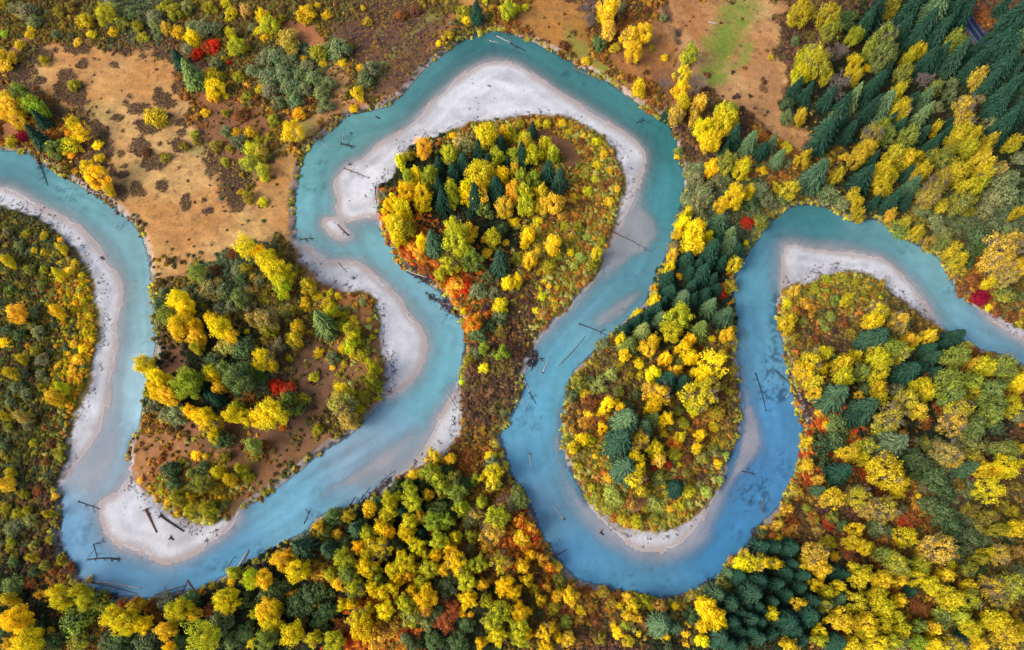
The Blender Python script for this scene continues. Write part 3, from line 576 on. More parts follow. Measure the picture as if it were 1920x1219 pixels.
PLANTS = {
(0, 0): """20,320,70,MO 90,50,50,S 150,60,55,S 190,110,45,S 180,150,30,M 170,190,26,M 110,90,25,M 270,65,20,S 590,90,62,LK 480,105,50,MK 520,190,28,M 440,230,28,O 640,170,32,M 730,60,48,S 650,40,40,S 610,15,40,S 790,75,40,S 870,90,45,S 770,140,35,K 800,200,30,K 825,215,22,G 890,210,28,S 930,155,35,TM 880,130,40,S 1050,40,45,SK 985,60,45,K 920,30,40,K 1080,150,50,S 1140,150,50,S 1210,150,42,SW 1000,180,40,M 1180,40,40,K 1270,15,30,L 1300,75,40,M 1380,50,40,T 1430,150,30,S 20,20,40,K 400,30,40,KN 560,60,30,KN 690,120,40,KS 330,60,35,KN 20,190,25,G 110,250,30,KM 240,340,35,KM 320,190,35,S
1075,215,48,Y 1115,290,44,R 1160,265,40,RU 1205,255,44,R 1050,270,42,S 1290,355,15,R 1008,340,36,CD 1080,420,64,DG 1300,190,44,L 1330,262,50,LG 1375,260,36,K 1220,345,40,S 1262,330,25,K 1200,420,55,MK 1335,430,36,K 1432,390,40,S 1150,470,32,M 1215,490,50,Y 1190,540,38,Y 1275,540,22,Y 1160,632,26,M 1265,630,28,K 1390,540,35,NK 860,655,66,MK 410,480,36,K 395,680,46,M 465,740,50,Y 550,810,30,Y 555,890,30,M 460,845,20,M 490,930,45,Y 550,1000,76,Y 600,1060,40,YT 40,600,70,OM 20,560,50,O 90,675,52,OM 110,520,60,GD 165,585,60,G 215,615,48,G 225,670,52,CD 215,775,60,CD 290,815,60,WG 380,815,55,M 402,872,24,O 382,745,22,O 1270,740,36,S 1340,800,50,SD 1330,740,26,M 1410,740,36,M 1410,850,60,L 1400,920,50,LV 1290,840,30,K 1210,820,40,NK 1270,910,26,KG 1090,750,26,K 1110,790,26,NK 1390,1090,42,K 1350,1080,22,M 350,960,35,KN 420,960,22,UO 130,760,35,P 60,790,35,KM 930,880,35,NK 820,850,30,N 1030,820,30,NK 1360,640,40,NU 1440,560,35,NU""",
(480, 0): """65,135,56,LG 30,90,40,YM 50,215,30,M 5,170,30,M 110,180,40,K 180,200,58,KT 200,275,38,KT 340,290,50,K 440,260,65,S 510,280,35,S 485,345,26,M 372,360,26,M 270,330,26,M 525,260,26,K 660,375,60,S 610,440,48,SW 580,380,22,M 565,515,46,YM 545,600,28,M 375,590,52,S 240,640,36,M 195,735,70,YM 100,670,36,K 90,720,22,K 65,770,30,K 20,510,24,M 30,490,28,M 280,60,52,M 345,30,22,M 300,90,36,M 400,80,30,M 605,45,18,M 620,120,32,MN 1290,15,22,L 1420,40,42,LG 1320,50,12,M 1370,50,12,M 1240,70,42,C 1160,60,42,K 1110,120,26,SN 1030,245,20,Y 1080,205,40,MN 1190,110,30,M 1150,100,26,K 10,790,30,K 25,855,42,LT 30,950,46,LV 52,1000,30,L 35,1140,30,L 150,100,30,K 820,80,35,NU 900,60,32,N
40,330,50,S 120,310,52,S 200,340,50,SW 60,420,52,S 150,410,52,S 240,420,50,SW 330,430,50,S 410,455,48,S 80,510,50,S 180,490,52,S 280,500,50,S 370,510,45,S 140,570,46,SW 220,560,44,S 280,370,40,S
815,905,38,L 950,830,55,O 1110,765,25,Y 1085,860,60,LG 1165,830,66,ST 860,870,40,K 905,970,42,Y 980,990,55,GL 850,990,40,G 1290,760,66,YL 1390,750,36,OY 1430,740,40,L 1250,870,46,C 1170,920,46,C 1030,930,36,C 1110,960,42,C 1380,810,42,C 1030,1060,46,C 1350,1070,52,C 1310,925,42,C 1050,1130,50,C 1240,1110,52,C 1345,880,50,GL 1265,980,76,LM 1380,980,46,Y 1430,860,32,LG 850,1070,56,Y 940,1080,56,Y 780,1140,52,Y 830,1180,50,Y 730,1160,42,Y 930,1150,52,Y 975,1020,50,GK 1100,1050,42,LG 1108,1120,42,LG 1180,1050,46,Y 1185,1110,42,Y 1260,1090,52,YO 1425,1060,42,O 1400,1170,52,OK 720,1090,36,S 700,1170,32,W 1290,1180,60,WG 780,1060,25,U 1420,920,30,C""",
(960, 0): """10,50,30,LG 75,45,22,L 535,60,62,OY 545,165,48,OT 655,200,58,OY 738,180,52,OY 690,290,56,M 430,50,42,B 440,110,34,B 500,240,42,W 412,340,26,M 860,320,25,YM 790,270,22,K 720,485,40,YM 1005,300,52,GL 950,420,50,Y 950,500,54,Y 960,570,46,LM 925,640,56,TM 1040,470,50,B 1055,580,46,OT 1022,660,42,TM 868,635,36,C 947,840,27,CG 918,885,20,YM 1190,690,85,LM 1080,725,62,Y 1120,795,56,YM 1220,635,52,GL 1170,620,40,L 1250,780,52,C 1335,795,50,D 1405,850,52,C 1195,850,40,C 1125,935,42,Y 1210,920,56,Ks 1290,950,56,L 1312,1000,26,Y 1410,960,32,Y 1060,950,42,S 1050,1000,52,S 1000,960,42,S 1150,1010,56,S 1080,1080,58,S 1245,1110,76,MY 1180,1150,52,M 1335,1080,42,M 1340,1140,46,W 1040,1140,56,S 985,1100,42,S 1000,1180,30,Y 985,1208,36,Y 1060,1205,42,S 1400,1060,50,S 1200,1000,48,SW 1410,1110,16,O 600,40,30,S 850,90,30,S 760,60,28,N 580,270,30,KM 300,250,30,N 750,405,22,N 860,470,40,B 1420,465,16,N 650,440,20,NU
15,770,32,L 80,790,50,L 120,865,56,L 60,835,40,L 190,820,46,L 232,862,40,LG 118,740,30,C 262,890,22,C 268,1020,48,CD 62,895,42,C 205,980,42,C 10,880,42,G 18,960,36,O 22,1050,46,O 60,1000,50,GK 112,1000,50,G 170,1080,46,O 172,1150,50,O 240,1140,56,O 90,1150,60,LG 80,1080,56,LG 16,1110,42,O 330,740,26,MY 400,765,22,O 395,800,26,NU 470,800,28,L 450,845,18,OM 560,960,28,OM 480,930,30,LM 520,870,28,M 420,1070,30,L 540,1130,30,OM 350,1110,28,M 470,1010,26,KL 590,1060,22,OM 200,700,30,LM 40,690,30,K 150,690,30,M 280,690,26,M""",
(1440, 0): """180,70,62,M 340,90,76,MK 350,180,70,GK 490,200,52,GL 450,100,56,W 270,350,80,LM 215,320,52,L 185,420,50,Y 325,420,50,LM 400,290,44,B 480,370,56,Y 500,425,36,YM 555,380,26,Y 650,215,70,sG 650,320,66,s 580,270,42,G 760,430,64,sK 840,285,46,Y 870,285,36,YM 790,320,42,L 690,40,60,KM 690,95,32,M 880,450,50,BT 780,80,66,C 620,60,60,C 560,130,50,C 920,80,70,D 860,30,50,C 1090,60,60,CD 1010,110,60,C 870,170,58,C 950,190,55,C 760,170,50,C 1050,236,58,sG 1055,15,56,C 1090,100,52,C 1125,30,48,CD 1400,470,52,C 1375,435,48,CD 1425,525,48,CW 1050,330,60,CD 960,320,54,C 900,350,50,C 1190,430,46,TM 1220,80,56,UN 1205,150,50,UN 1240,120,40,UO 1310,50,50,C 1370,120,66,C 1330,190,60,C 1420,60,50,C 1260,290,66,C 1340,310,76,C 1400,230,60,D 1300,400,76,C 1240,470,56,C 1410,480,50,ST 1330,530,66,C 1400,640,66,C 1290,620,56,C 1330,710,56,C 1250,690,44,S 1150,380,50,C 1420,380,50,C 1180,280,50,C
250,420,42,C 220,520,50,C 110,570,52,WC 160,490,42,C 120,655,44,SW 190,655,36,OM 400,470,50,BT 370,530,46,B 485,545,52,Ds 330,560,52,C 555,540,48,C 610,470,42,C 670,400,36,C 420,590,46,C 645,600,56,D 570,620,48,C 740,505,46,YL 755,610,52,YM 750,665,42,LK 860,655,54,Ds 880,560,56,D 800,580,42,C 940,500,42,s 1030,540,56,SW 960,600,40,S 345,720,80,CD 450,750,52,C 300,790,58,C 420,690,42,C 650,695,36,G 580,760,64,TK 560,840,60,MO 500,890,50,OM 430,880,32,O 670,760,50,s 785,775,60,sG 720,880,60,L 770,900,52,Y 640,970,64,YM 690,1000,50,Y 650,1055,50,YM 850,880,42,KM 942,725,38,Y 860,970,50,YM 825,1005,36,T 590,900,48,C 540,1000,52,C 920,820,42,C 1110,600,58,OT 1105,680,60,OT 1080,760,74,ML 1165,760,46,Y 1120,830,60,LK 1200,850,46,ML 1250,780,46,MO 990,880,68,Ks 1045,965,60,M 980,1000,54,MT 920,1060,68,TK 900,1115,58,T 1190,915,64,OY 1205,985,56,Y 1130,1060,70,LY 1190,1040,46,L 1300,950,60,ST 1310,1050,88,S 1280,1120,60,S 1390,1000,50,S 1390,800,46,M 1420,880,42,S 1410,1190,42,M
265,990,66,DC 120,1055,56,Y 22,810,52,D 60,890,40,D 100,825,32,M 200,880,46,MO 110,920,32,S 390,990,46,MY 350,1090,60,SW 430,1135,42,S 480,1090,42,MY 505,1135,36,M 10,1130,50,S 80,1110,42,W 600,1140,50,C 705,1200,36,O 525,1200,42,M 690,1140,50,C 800,1060,58,DC 970,1160,36,M 1080,1150,66,KS 1220,1190,50,S 1140,1190,45,K 880,1180,50,S 770,1140,42,C 1050,470,40,SW 1190,560,35,SU 1230,580,18,O 690,680,40,C 1230,900,30,K 160,230,30,W 20,320,20,KM 50,1040,30,MK 730,720,40,C 860,760,40,C 1010,700,42,C 980,770,40,C 780,980,40,C""",
(0, 406): """30,240,46,M 320,325,46,LY 85,545,60,O 320,530,36,OY 190,190,28,M 395,305,28,O 340,125,20,O 340,180,36,M 245,960,38,K 290,1020,46,OM 340,960,36,L 30,705,32,Y 160,730,22,UO 130,1120,56,T 385,410,22,M 265,495,18,M 215,650,46,S 200,755,36,K 60,880,46,MK 60,420,50,WG 100,160,36,S 40,90,36,S 120,800,36,MK 240,800,45,S 130,880,40,S 90,960,45,S 150,1000,45,S 230,890,35,S 60,1040,40,S 180,540,42,S 230,380,40,WK 160,300,42,WK 250,300,36,KG 110,660,42,W 180,620,38,KW 40,640,40,W 130,380,36,NK 440,800,30,OY 470,740,28,Y 480,640,26,Y 520,690,24,MY 420,720,26,OM 400,870,28,OM 500,560,24,LM 470,480,26,LM 420,520,24,M 450,400,22,LM 330,840,22,OM 270,920,26,S 30,1120,36,MK 350,1060,28,KM 160,1180,40,S 60,1190,36,KW 250,200,28,KM 150,90,30,K 250,110,30,KM 420,260,28,LM 460,330,24,LY
1110,320,50,sG 1385,160,70,LY 1385,290,36,K 1365,350,42,W 1425,340,32,T 1200,400,68,ST 1160,440,50,S 1260,420,50,S 1150,500,22,K 1360,450,50,s 1400,490,46,S 1290,510,46,S 1230,520,40,S 1000,470,66,Y 1040,515,52,Y 940,550,56,Gs 1020,600,68,YM 1000,645,56,OY 1090,610,50,M 1100,690,54,OY 1110,735,40,GM 910,440,46,SW 900,490,42,W 1190,570,46,Y 1240,620,60,Y 1290,670,46,YO 1270,560,28,M 1410,570,46,T 1270,735,68,VT 1390,650,16,Y 1360,720,68,W 1435,750,26,Y 810,820,56,LY 790,880,36,KV 880,920,66,Y 900,980,58,Y 950,1015,50,OY 1040,950,90,G 1135,930,50,C 1220,1025,42,C 1180,865,46,L 1190,895,44,Y 1230,970,38,OY 1200,800,52,W 1350,900,112,sD 1270,860,50,s 880,1060,60,S 930,1120,46,S 920,1140,28,O 1000,1115,66,S 1060,1090,46,Y 1145,1120,60,Y 1190,1170,56,Y 1310,1110,60,LY 1390,1130,60,LY 1340,1060,42,G 1180,1010,36,C 1220,300,36,N 1300,210,36,NU 950,250,26,N 1330,290,32,S 1050,420,26,S""",
(480, 406): """60,250,60,LY 120,305,78,YL 150,365,58,L 140,405,48,L 20,200,50,Y 190,300,42,K 290,390,48,MK 280,470,26,M 275,510,32,M 420,425,26,L 465,450,22,M 465,525,26,GS 375,595,74,DG 425,660,40,W 430,530,42,M 540,440,18,U 480,600,36,K 540,640,50,KL 560,680,36,L 520,720,46,L 570,630,22,M 490,750,28,Y 60,580,60,TS 60,630,50,K 130,720,46,S 190,800,26,M 210,690,50,MK 350,760,32,M 440,800,38,SW 430,850,18,OY 600,770,42,K 640,840,50,L 670,860,42,L 640,930,46,K 680,960,42,K 610,1010,42,K 690,1025,26,LG 468,895,16,K 330,900,32,KL 50,810,66,Y 20,780,42,Y 80,840,42,OY 120,950,50,R 175,965,48,RU 160,1060,92,WG 30,970,45,W 275,1020,36,KM 80,1110,90,YL 20,1140,52,Y 155,1180,30,RO 480,990,74,YL 500,1060,70,TV 520,1140,56,T 580,1080,32,M 350,1190,42,K 20,880,52,W 650,680,22,L 640,580,15,M 690,640,15,M 20,350,32,S 40,450,40,NK 110,460,40,NK 210,540,42,KN 160,530,36,KS 230,620,36,M 400,480,36,KM 350,450,32,MK 500,560,32,KM 540,580,28,M 600,720,30,KL 560,770,34,KM 500,830,24,KM 100,870,36,SN 600,480,25,VS 560,500,18,OU
750,10,32,Y 790,60,60,LY 800,120,50,LY 860,60,46,K 820,160,34,R 872,160,36,RO 930,130,42,Y 910,190,30,O 935,225,32,UO 1008,150,62,DC 1125,130,84,LG 1110,60,58,L 1180,200,58,LG 1210,80,50,OY 1090,275,60,LK 1225,255,70,GW 1370,265,64,CD 1290,130,26,O 1330,110,50,LK 1405,150,22,O 1130,380,58,RO 1165,400,42,R 1130,450,18,R 1260,410,50,S 1350,430,50,S 1420,370,36,Y 1300,200,32,OY 1380,490,50,YL 1360,510,32,Y 1165,530,22,Y 1220,590,56,OR 1300,555,26,RO 1365,610,18,R 1370,570,50,SW 1190,690,30,UT 1250,660,50,W 1280,730,36,G 1240,760,42,S 1380,760,50,G 1330,770,32,GS 1280,855,32,Y 1160,930,20,L 1390,70,40,W 1060,200,30,KM 1040,320,36,LK 1310,330,36,W 950,290,36,U 1200,330,30,U 1170,620,30,OR 1320,620,40,W 1390,640,40,KN 1200,800,40,KN 1390,1100,25,S 1060,310,30,M 1440,420,26,S""",
(960, 406): """20,30,32,Y 90,90,50,Y 70,150,32,Y 235,145,50,OY 340,120,32,M 325,200,26,Y 100,245,46,OY 145,190,18,Y 25,360,38,Y 480,210,42,LM 210,270,40,K 210,395,20,O 260,400,20,L 170,440,28,L 185,365,16,Y 170,540,36,UT 150,30,32,YG 450,270,35,K 380,60,35,K 430,120,30,V 500,140,26,K 300,60,30,K 260,230,26,GK 390,230,30,V 350,280,26,KV 310,330,28,KU 140,530,26,L 60,210,26,U 30,230,36,KG 270,190,30,WK
970,40,46,Y 950,80,36,Y 1030,80,74,Y 1020,150,64,Y 1100,110,40,Y 890,160,36,S 870,200,26,K 910,220,42,MT 900,275,34,Y 940,335,22,OY 985,250,60,C 1110,210,68,C 1160,50,60,CW 1230,110,56,Ds 1220,175,50,D 1260,200,42,C 1080,320,58,C 1130,350,50,C 1050,280,40,C 880,350,54,C 890,430,58,C 960,460,50,D 1010,400,42,C 1020,470,50,C 1120,500,60,D 1080,450,48,C 810,520,54,C 840,570,50,D 740,570,50,C 700,590,46,C 640,630,54,C 660,720,62,CG 740,650,60,DK 1200,560,64,CW 1060,640,60,CG 930,580,80,LG 900,650,60,L 960,540,50,L 1180,260,42,C 810,390,28,M 800,460,40,YM 720,540,30,Y 610,690,36,Y 640,780,38,YM 770,740,54,OY 800,690,42,YM 710,825,30,Y 1010,690,38,Y 960,750,50,Y 860,800,42,Y 1010,790,48,Y 800,880,48,Y 920,860,42,OY 940,800,40,WK 1120,840,88,Y 1060,890,60,Y 1050,1010,88,LM 1110,970,58,TV 1030,1070,58,L 870,915,72,C 960,930,58,CD 840,1000,60,OY 760,980,50,OT 800,1060,50,Y 870,1130,50,Y 800,1130,52,DG 640,1160,98,D 740,1200,54,D 540,1060,42,Y 500,1100,32,Y 610,1080,42,Y 590,1040,20,Y 435,1110,30,OY 400,1160,36,UO 510,1180,42,Y 370,940,60,WK 410,990,28,YM 340,1000,42,W 450,930,32,S 500,940,58,VS 560,890,42,SV 510,710,36,S 470,730,26,S 570,700,26,U 1190,430,36,R 1190,395,25,R 1220,490,18,RO 1230,380,42,K 1250,270,48,KY 1315,145,20,Y 1330,30,40,R 1380,40,22,O 1400,20,48,WK 1215,325,15,R 1130,690,26,Y 1220,660,44,M 1160,1100,42,K 1060,735,15,R 890,1025,12,R 990,1190,30,OU 1000,1130,15,U 1130,1180,30,M 430,1040,50,UN 660,1060,36,W 1320,190,36,S 1100,260,40,C 1160,130,42,C 1150,410,40,C 1000,320,40,C 850,480,40,C 600,830,36,NK 660,900,36,KN 720,900,30,KM 600,980,34,WK 700,1000,32,W 1200,760,26,UK 1180,930,36,NK 1230,980,30,K 1180,1020,30,N 940,1090,34,WK 960,1160,34,KG""",
(1440, 406): """745,55,50,WG 685,60,20,RU 960,30,50,S 1060,100,42,S 985,140,56,s 1170,70,60,W 1190,115,50,W 1140,190,46,W 1140,260,50,W 1270,60,50,W 1200,180,40,W 1060,240,50,MK 1050,180,46,MK 900,150,36,TN 840,80,42,MK 1320,170,98,TO 1290,265,80,TO 1400,130,60,TO 1340,335,60,T 1385,310,58,OY 1425,270,42,O 1250,370,36,Y 1190,450,46,P 1225,445,40,P 1260,505,28,LM 1350,430,50,WK 1430,440,32,W 1300,520,40,NU 1380,560,42,NU 1150,360,40,NU 1110,410,36,NU 1100,310,36,KN 980,80,40,S 860,20,40,KS 1350,80,40,S 1240,300,32,W 780,20,36,MK 700,10,24,O 1420,600,30,KM
450,470,36,ML 120,590,50,M 160,415,36,TO 330,420,22,G 380,470,36,WG 430,420,25,K 110,490,28,L 90,520,22,L 220,480,36,UO 260,520,28,UO 250,460,26,S 350,560,28,GS 330,630,28,GS 200,600,28,KS 540,430,24,K 330,350,28,K 260,400,28,K 440,340,26,K 500,370,26,K 630,460,18,L 300,590,26,GS 150,660,32,NK 420,600,36,NU 480,660,40,KN 270,700,36,UN 620,530,64,LY 590,590,52,Y 730,580,58,OT 740,640,50,TS 600,690,74,CD 690,740,68,Gs 790,680,36,O 830,700,36,OY 900,670,46,YO 730,775,58,LS 1045,685,52,C 985,720,40,C 900,750,52,C 920,800,48,CD 790,870,76,C 1050,790,84,sG 1215,840,60,L 1160,820,36,O 1310,830,70,sG 1170,760,36,U 1390,920,58,Y 1430,955,46,OY 310,770,46,LY 250,820,70,Y 210,875,60,Y 300,860,42,Y 270,930,50,OL 280,990,42,OY 170,880,26,O 420,830,50,YM 500,790,42,Y 430,910,60,L 520,870,58,sG 620,800,60,L 620,870,58,LY 590,760,40,L 380,1005,88,DC 545,1085,78,CD 400,1180,68,Ws 520,1000,32,O 620,960,42,Y 640,1015,50,YL 720,980,50,S 770,1045,60,LT 700,1110,78,TL 860,960,60,LY 900,1000,50,LY 840,1090,60,OL 650,1170,68,SL 1000,950,80,sG 1030,1010,76,s 1140,1000,56,YM 1130,930,60,Gs 1260,970,68,s 1280,1050,60,s 1370,1060,56,L 1240,1110,78,sG 1080,1110,70,TL 1020,1170,78,OT 1150,1190,60,s 1300,1190,42,W 910,900,42,U 880,1150,42,U 1400,1110,46,S 860,850,40,C 380,840,40,YM 360,800,36,W 470,1130,50,C 560,960,36,W 690,850,36,W 1250,780,30,UK 1330,930,40,sK 930,880,40,C 1200,1020,46,s 960,1080,45,U 290,1110,36,UO 320,1170,22,Y""",
(0, 812): """25,85,36,W 15,285,42,O 320,345,22,O 60,540,50,S 100,510,46,S 170,480,52,SK 100,450,42,K 310,905,56,YL 350,940,58,LY 430,900,58,L 490,925,56,LK 420,1030,86,WG 210,905,28,O 640,1045,64,YL 720,1060,74,YL 800,1075,56,Y 760,960,50,MU 80,1050,78,Y 30,1050,50,Y 150,1170,78,YL 60,1180,50,M 40,940,46,MK 285,1110,26,O 60,860,60,Ws 990,1010,58,LK 1020,985,66,L 1090,1030,46,OL 930,1110,56,OY 1130,1130,98,LG 1260,930,78,LY 1300,960,58,Y 1420,810,58,L 1310,780,42,LG 1300,845,25,OY 1125,885,26,OR 1005,905,25,U 1240,1060,68,WS 1380,940,56,W 930,950,56,S 1080,950,58,W 1425,1020,36,L 1310,1160,50,Ws 950,1210,36,Y 1180,1150,50,YL 1420,1190,32,LY 1360,800,20,U 495,820,26,OT 855,905,16,U 560,950,60,WK 600,1010,40,W 680,960,36,U 590,940,32,U 830,990,36,UO 300,780,36,NU 380,760,36,U 330,720,32,K 250,750,40,WK 180,700,36,MK 70,730,40,W 60,610,36,KG 190,640,40,KS 270,600,26,K 30,420,40,K 130,350,36,K 210,330,36,UN 150,430,36,K 300,450,34,MK 60,230,40,KM 190,60,30,K 290,60,36,N 250,160,34,NU 330,120,30,K 280,660,40,N 190,780,40,W 160,840,36,U 1170,990,40,U 870,1040,40,U 690,1170,80,W 600,1180,56,W 800,1180,60,W 210,1110,50,W 30,1130,40,W 320,1170,60,W 450,1160,60,WK 1380,1110,50,W 1000,1170,40,W 870,960,34,U 1200,860,30,K 740,1010,30,M
950,210,52,WC 980,285,48,W 910,330,26,L 785,268,18,O 1105,127,28,Y 1160,130,20,M 1230,40,58,W 1200,10,42,Y 1420,70,50,sV 1080,455,52,KL 1170,430,54,KL 1000,370,50,K 1000,450,26,O 945,390,22,O 1070,360,36,M 1140,290,58,KW 1230,220,42,ML 1290,260,42,M 1350,200,42,LK 1140,200,42,W 1210,320,40,K 1090,290,36,WK 900,250,14,G 1190,480,26,K 930,420,14,L 1260,140,36,KN 1390,240,36,KL 1090,220,36,WK 850,310,22,OU 880,370,20,OU 1240,360,14,Y""",
(480, 812): """985,110,52,YT 1090,150,36,OY 1150,150,50,U 1190,130,50,U 1320,125,32,Y 1325,160,42,S 1320,230,70,LY 1330,290,50,YV 1190,280,46,W 980,225,60,G 1030,260,50,GL 890,230,32,YO 785,290,36,W 750,370,54,L 760,425,50,L 800,350,32,L 870,350,54,LG 880,400,54,LG 965,345,36,YO 1050,210,54,W 1050,320,50,G 1110,250,50,KS 1140,335,58,sG 1020,430,68,Ws 830,440,50,C 1000,490,58,G 1070,490,50,G 1150,420,50,LG 1230,450,56,ST 1270,380,42,GL 930,470,46,O 1210,500,42,W 1360,480,78,GL 1400,400,58,BS 1320,560,68,TO 1210,570,50,GK 860,500,56,L 850,560,52,Y 900,640,58,Y 740,480,50,L 700,520,50,Y 740,550,50,Y 640,570,54,LG 700,660,74,YL 570,640,50,Y 630,760,66,Y 830,720,60,LY 500,720,70,GL 530,800,60,sG 470,850,42,OY 410,790,46,LK 560,880,58,LG 570,540,70,CW 430,480,56,W 520,460,46,KM 640,430,46,YO 680,390,36,W 350,530,40,OY 380,575,46,WK 460,570,32,OM 490,620,38,WS 410,650,48,CW 260,640,84,CW 150,720,70,OY 190,680,48,O 240,770,70,YL 330,770,58,UO 40,830,60,YO 180,860,42,W 80,910,78,W 300,900,70,W 250,960,70,W 380,900,60,W 200,920,40,UO 70,1010,78,YO 100,990,50,Y 90,1080,60,LY 200,1130,64,YL 320,1160,52,LY 60,1170,70,GW 440,1180,58,LG 480,970,50,LY 660,870,50,LY 700,900,50,YL 800,820,42,Y 860,810,36,O 980,770,56,LG 930,830,50,LG 950,910,70,Y 960,980,50,OU 840,960,58,LG 860,1035,56,SL 720,1000,56,Y 630,980,46,YL 580,1040,74,YL 600,1110,70,Y 730,1090,70,UO 770,1070,50,UO 680,1110,50,OU 480,1090,46,U 520,1160,46,RU 680,1170,50,UO 1110,700,58,YO 1130,745,60,Y 1010,680,42,Y 1080,640,42,Y 1020,600,56,GL 1120,590,46,LY 1250,740,60,GL 1190,760,46,LG 1190,850,56,LG 1190,940,56,Y 1280,850,42,YO 1380,720,66,LY 1400,860,60,Y 1340,690,40,UO 1270,900,26,B 1300,950,50,K 1370,990,78,GL 1330,1060,60,LG 1360,1150,60,LY 1260,1190,46,Y 960,1080,50,SV 1060,1060,66,U 1160,1010,28,Y 1210,1020,20,O 1200,1080,46,W 870,1200,50,W 840,1160,36,S 890,1200,26,S 1080,870,66,W 790,620,42,W 930,560,32,C 1100,430,40,W 780,780,50,LY 770,880,50,YL 880,880,40,Y 620,680,50,LY 640,620,50,LY 790,940,36,U 540,960,40,Y 900,760,42,L 820,560,36,Y 950,690,40,L 680,770,42,LG 560,830,36,G 690,830,42,G 1060,770,40,YO 1000,540,42,U 1150,640,36,U 1100,990,50,U 1000,1010,46,W 940,300,36,W 860,290,40,G 1240,250,42,GL 700,430,36,W 380,840,36,U 330,970,36,UO 150,900,34,UO 400,1000,52,W 350,1060,60,W 250,1050,46,WU 1060,950,42,U 1300,640,40,UO 1210,660,42,WU 1130,1180,60,W 1010,1180,52,W 1180,680,32,KU""",  # a few W bushes are added where only shaded gaps lie between crowns
(960, 812): """40,380,56,SV 20,320,36,SL 40,500,48,OR 110,540,46,OR 60,580,50,LO 70,640,36,RO 170,700,46,OU 210,760,36,OR 250,750,32,O 60,740,50,YO 100,690,36,Y 80,820,50,YK 15,890,52,Y 50,1000,64,Y 40,1090,58,LG 50,1160,58,LG 90,1130,36,Y 190,1110,56,Y 260,1150,36,Y 190,1190,46,Y 320,1165,44,YT 335,920,62,YO 310,1070,38,VG 270,840,42,KW 390,1005,32,Y 200,870,34,OU 250,910,36,OM 160,930,42,MY 230,990,36,K 130,880,36,KM 610,970,26,Y 690,980,50,YK 720,1040,36,OM 600,1130,32,Y 710,1130,20,Y 570,1080,20,Y 780,970,32,LK 650,1020,36,OM 740,930,46,KL 830,970,42,TU 920,970,26,Y 830,1070,62,D 925,1095,46,DC 1000,1025,54,WD 880,1200,32,W 985,1080,32,OY 975,1130,26,OY 870,1150,22,OY 980,1190,24,OY 910,1035,15,O 1110,990,70,Y 1150,1050,60,Y 1070,960,42,Y 1080,1090,40,YM 1080,1170,42,Y 1140,785,44,D 1078,800,30,W 1190,850,58,WK 1210,830,28,Y 1170,860,30,Y 1270,810,60,C 1150,905,68,CW 1230,960,60,CD 1350,900,84,CD 1390,830,60,C 1400,640,70,C 1280,1010,52,C 1350,1040,64,CD 1400,1060,50,C 1160,1150,74,CD 1230,1190,50,C 1290,1110,46,C 1390,1150,50,CD 1390,970,50,C 1300,910,46,C 1300,1190,42,C 1350,730,68,Y 1300,740,46,Y 1410,720,52,Y 1390,545,36,W 1425,540,26,O 1300,660,34,T 1260,720,32,T 1010,910,32,T 860,960,28,U 1240,1070,50,C 1420,1000,46,C 1350,1110,46,C 1330,980,40,C 450,960,40,UK 520,900,36,UK 560,960,36,KU 480,1060,40,NU 400,1120,46,N 540,1000,30,KR 640,1080,32,KG 760,1080,30,NU 500,1150,40,KN 650,1170,36,KM 600,910,30,U 650,930,28,O 420,880,30,U
395,35,46,Y 440,50,32,L 350,80,36,M 600,50,88,CD 720,50,60,TY 640,200,78,DC 800,90,60,LY 830,140,50,OT 690,170,58,YL 700,250,58,Y 910,60,40,RO 920,110,36,KL 850,5,30,Y 940,20,36,L 1040,80,36,MY 1155,170,28,YM 940,180,20,L 920,310,46,C 810,195,20,R 872,180,26,RU 840,260,50,WK 850,295,20,Y 740,320,46,KM 550,250,30,M 560,345,50,V 590,370,36,V 670,395,36,TU 790,400,46,V 830,410,40,V 880,425,26,OM 1090,330,36,V 1060,10,36,Y 470,130,18,YO 590,130,30,M 1000,250,36,NK 1040,200,30,UK 980,150,36,NU 1130,100,40,SK 1080,140,36,SK 1000,320,40,KL 950,400,36,KL 620,480,30,KM 700,490,40,LK 800,490,36,KV 540,430,32,KV 470,350,32,KV 420,260,28,KU 480,230,28,KU 450,310,26,LK 560,170,36,WK 1000,400,30,V 900,470,28,KV 1170,260,26,V 1200,120,26,V 690,535,18,Y 750,430,26,KM 370,190,26,KL 520,60,36,KG""",
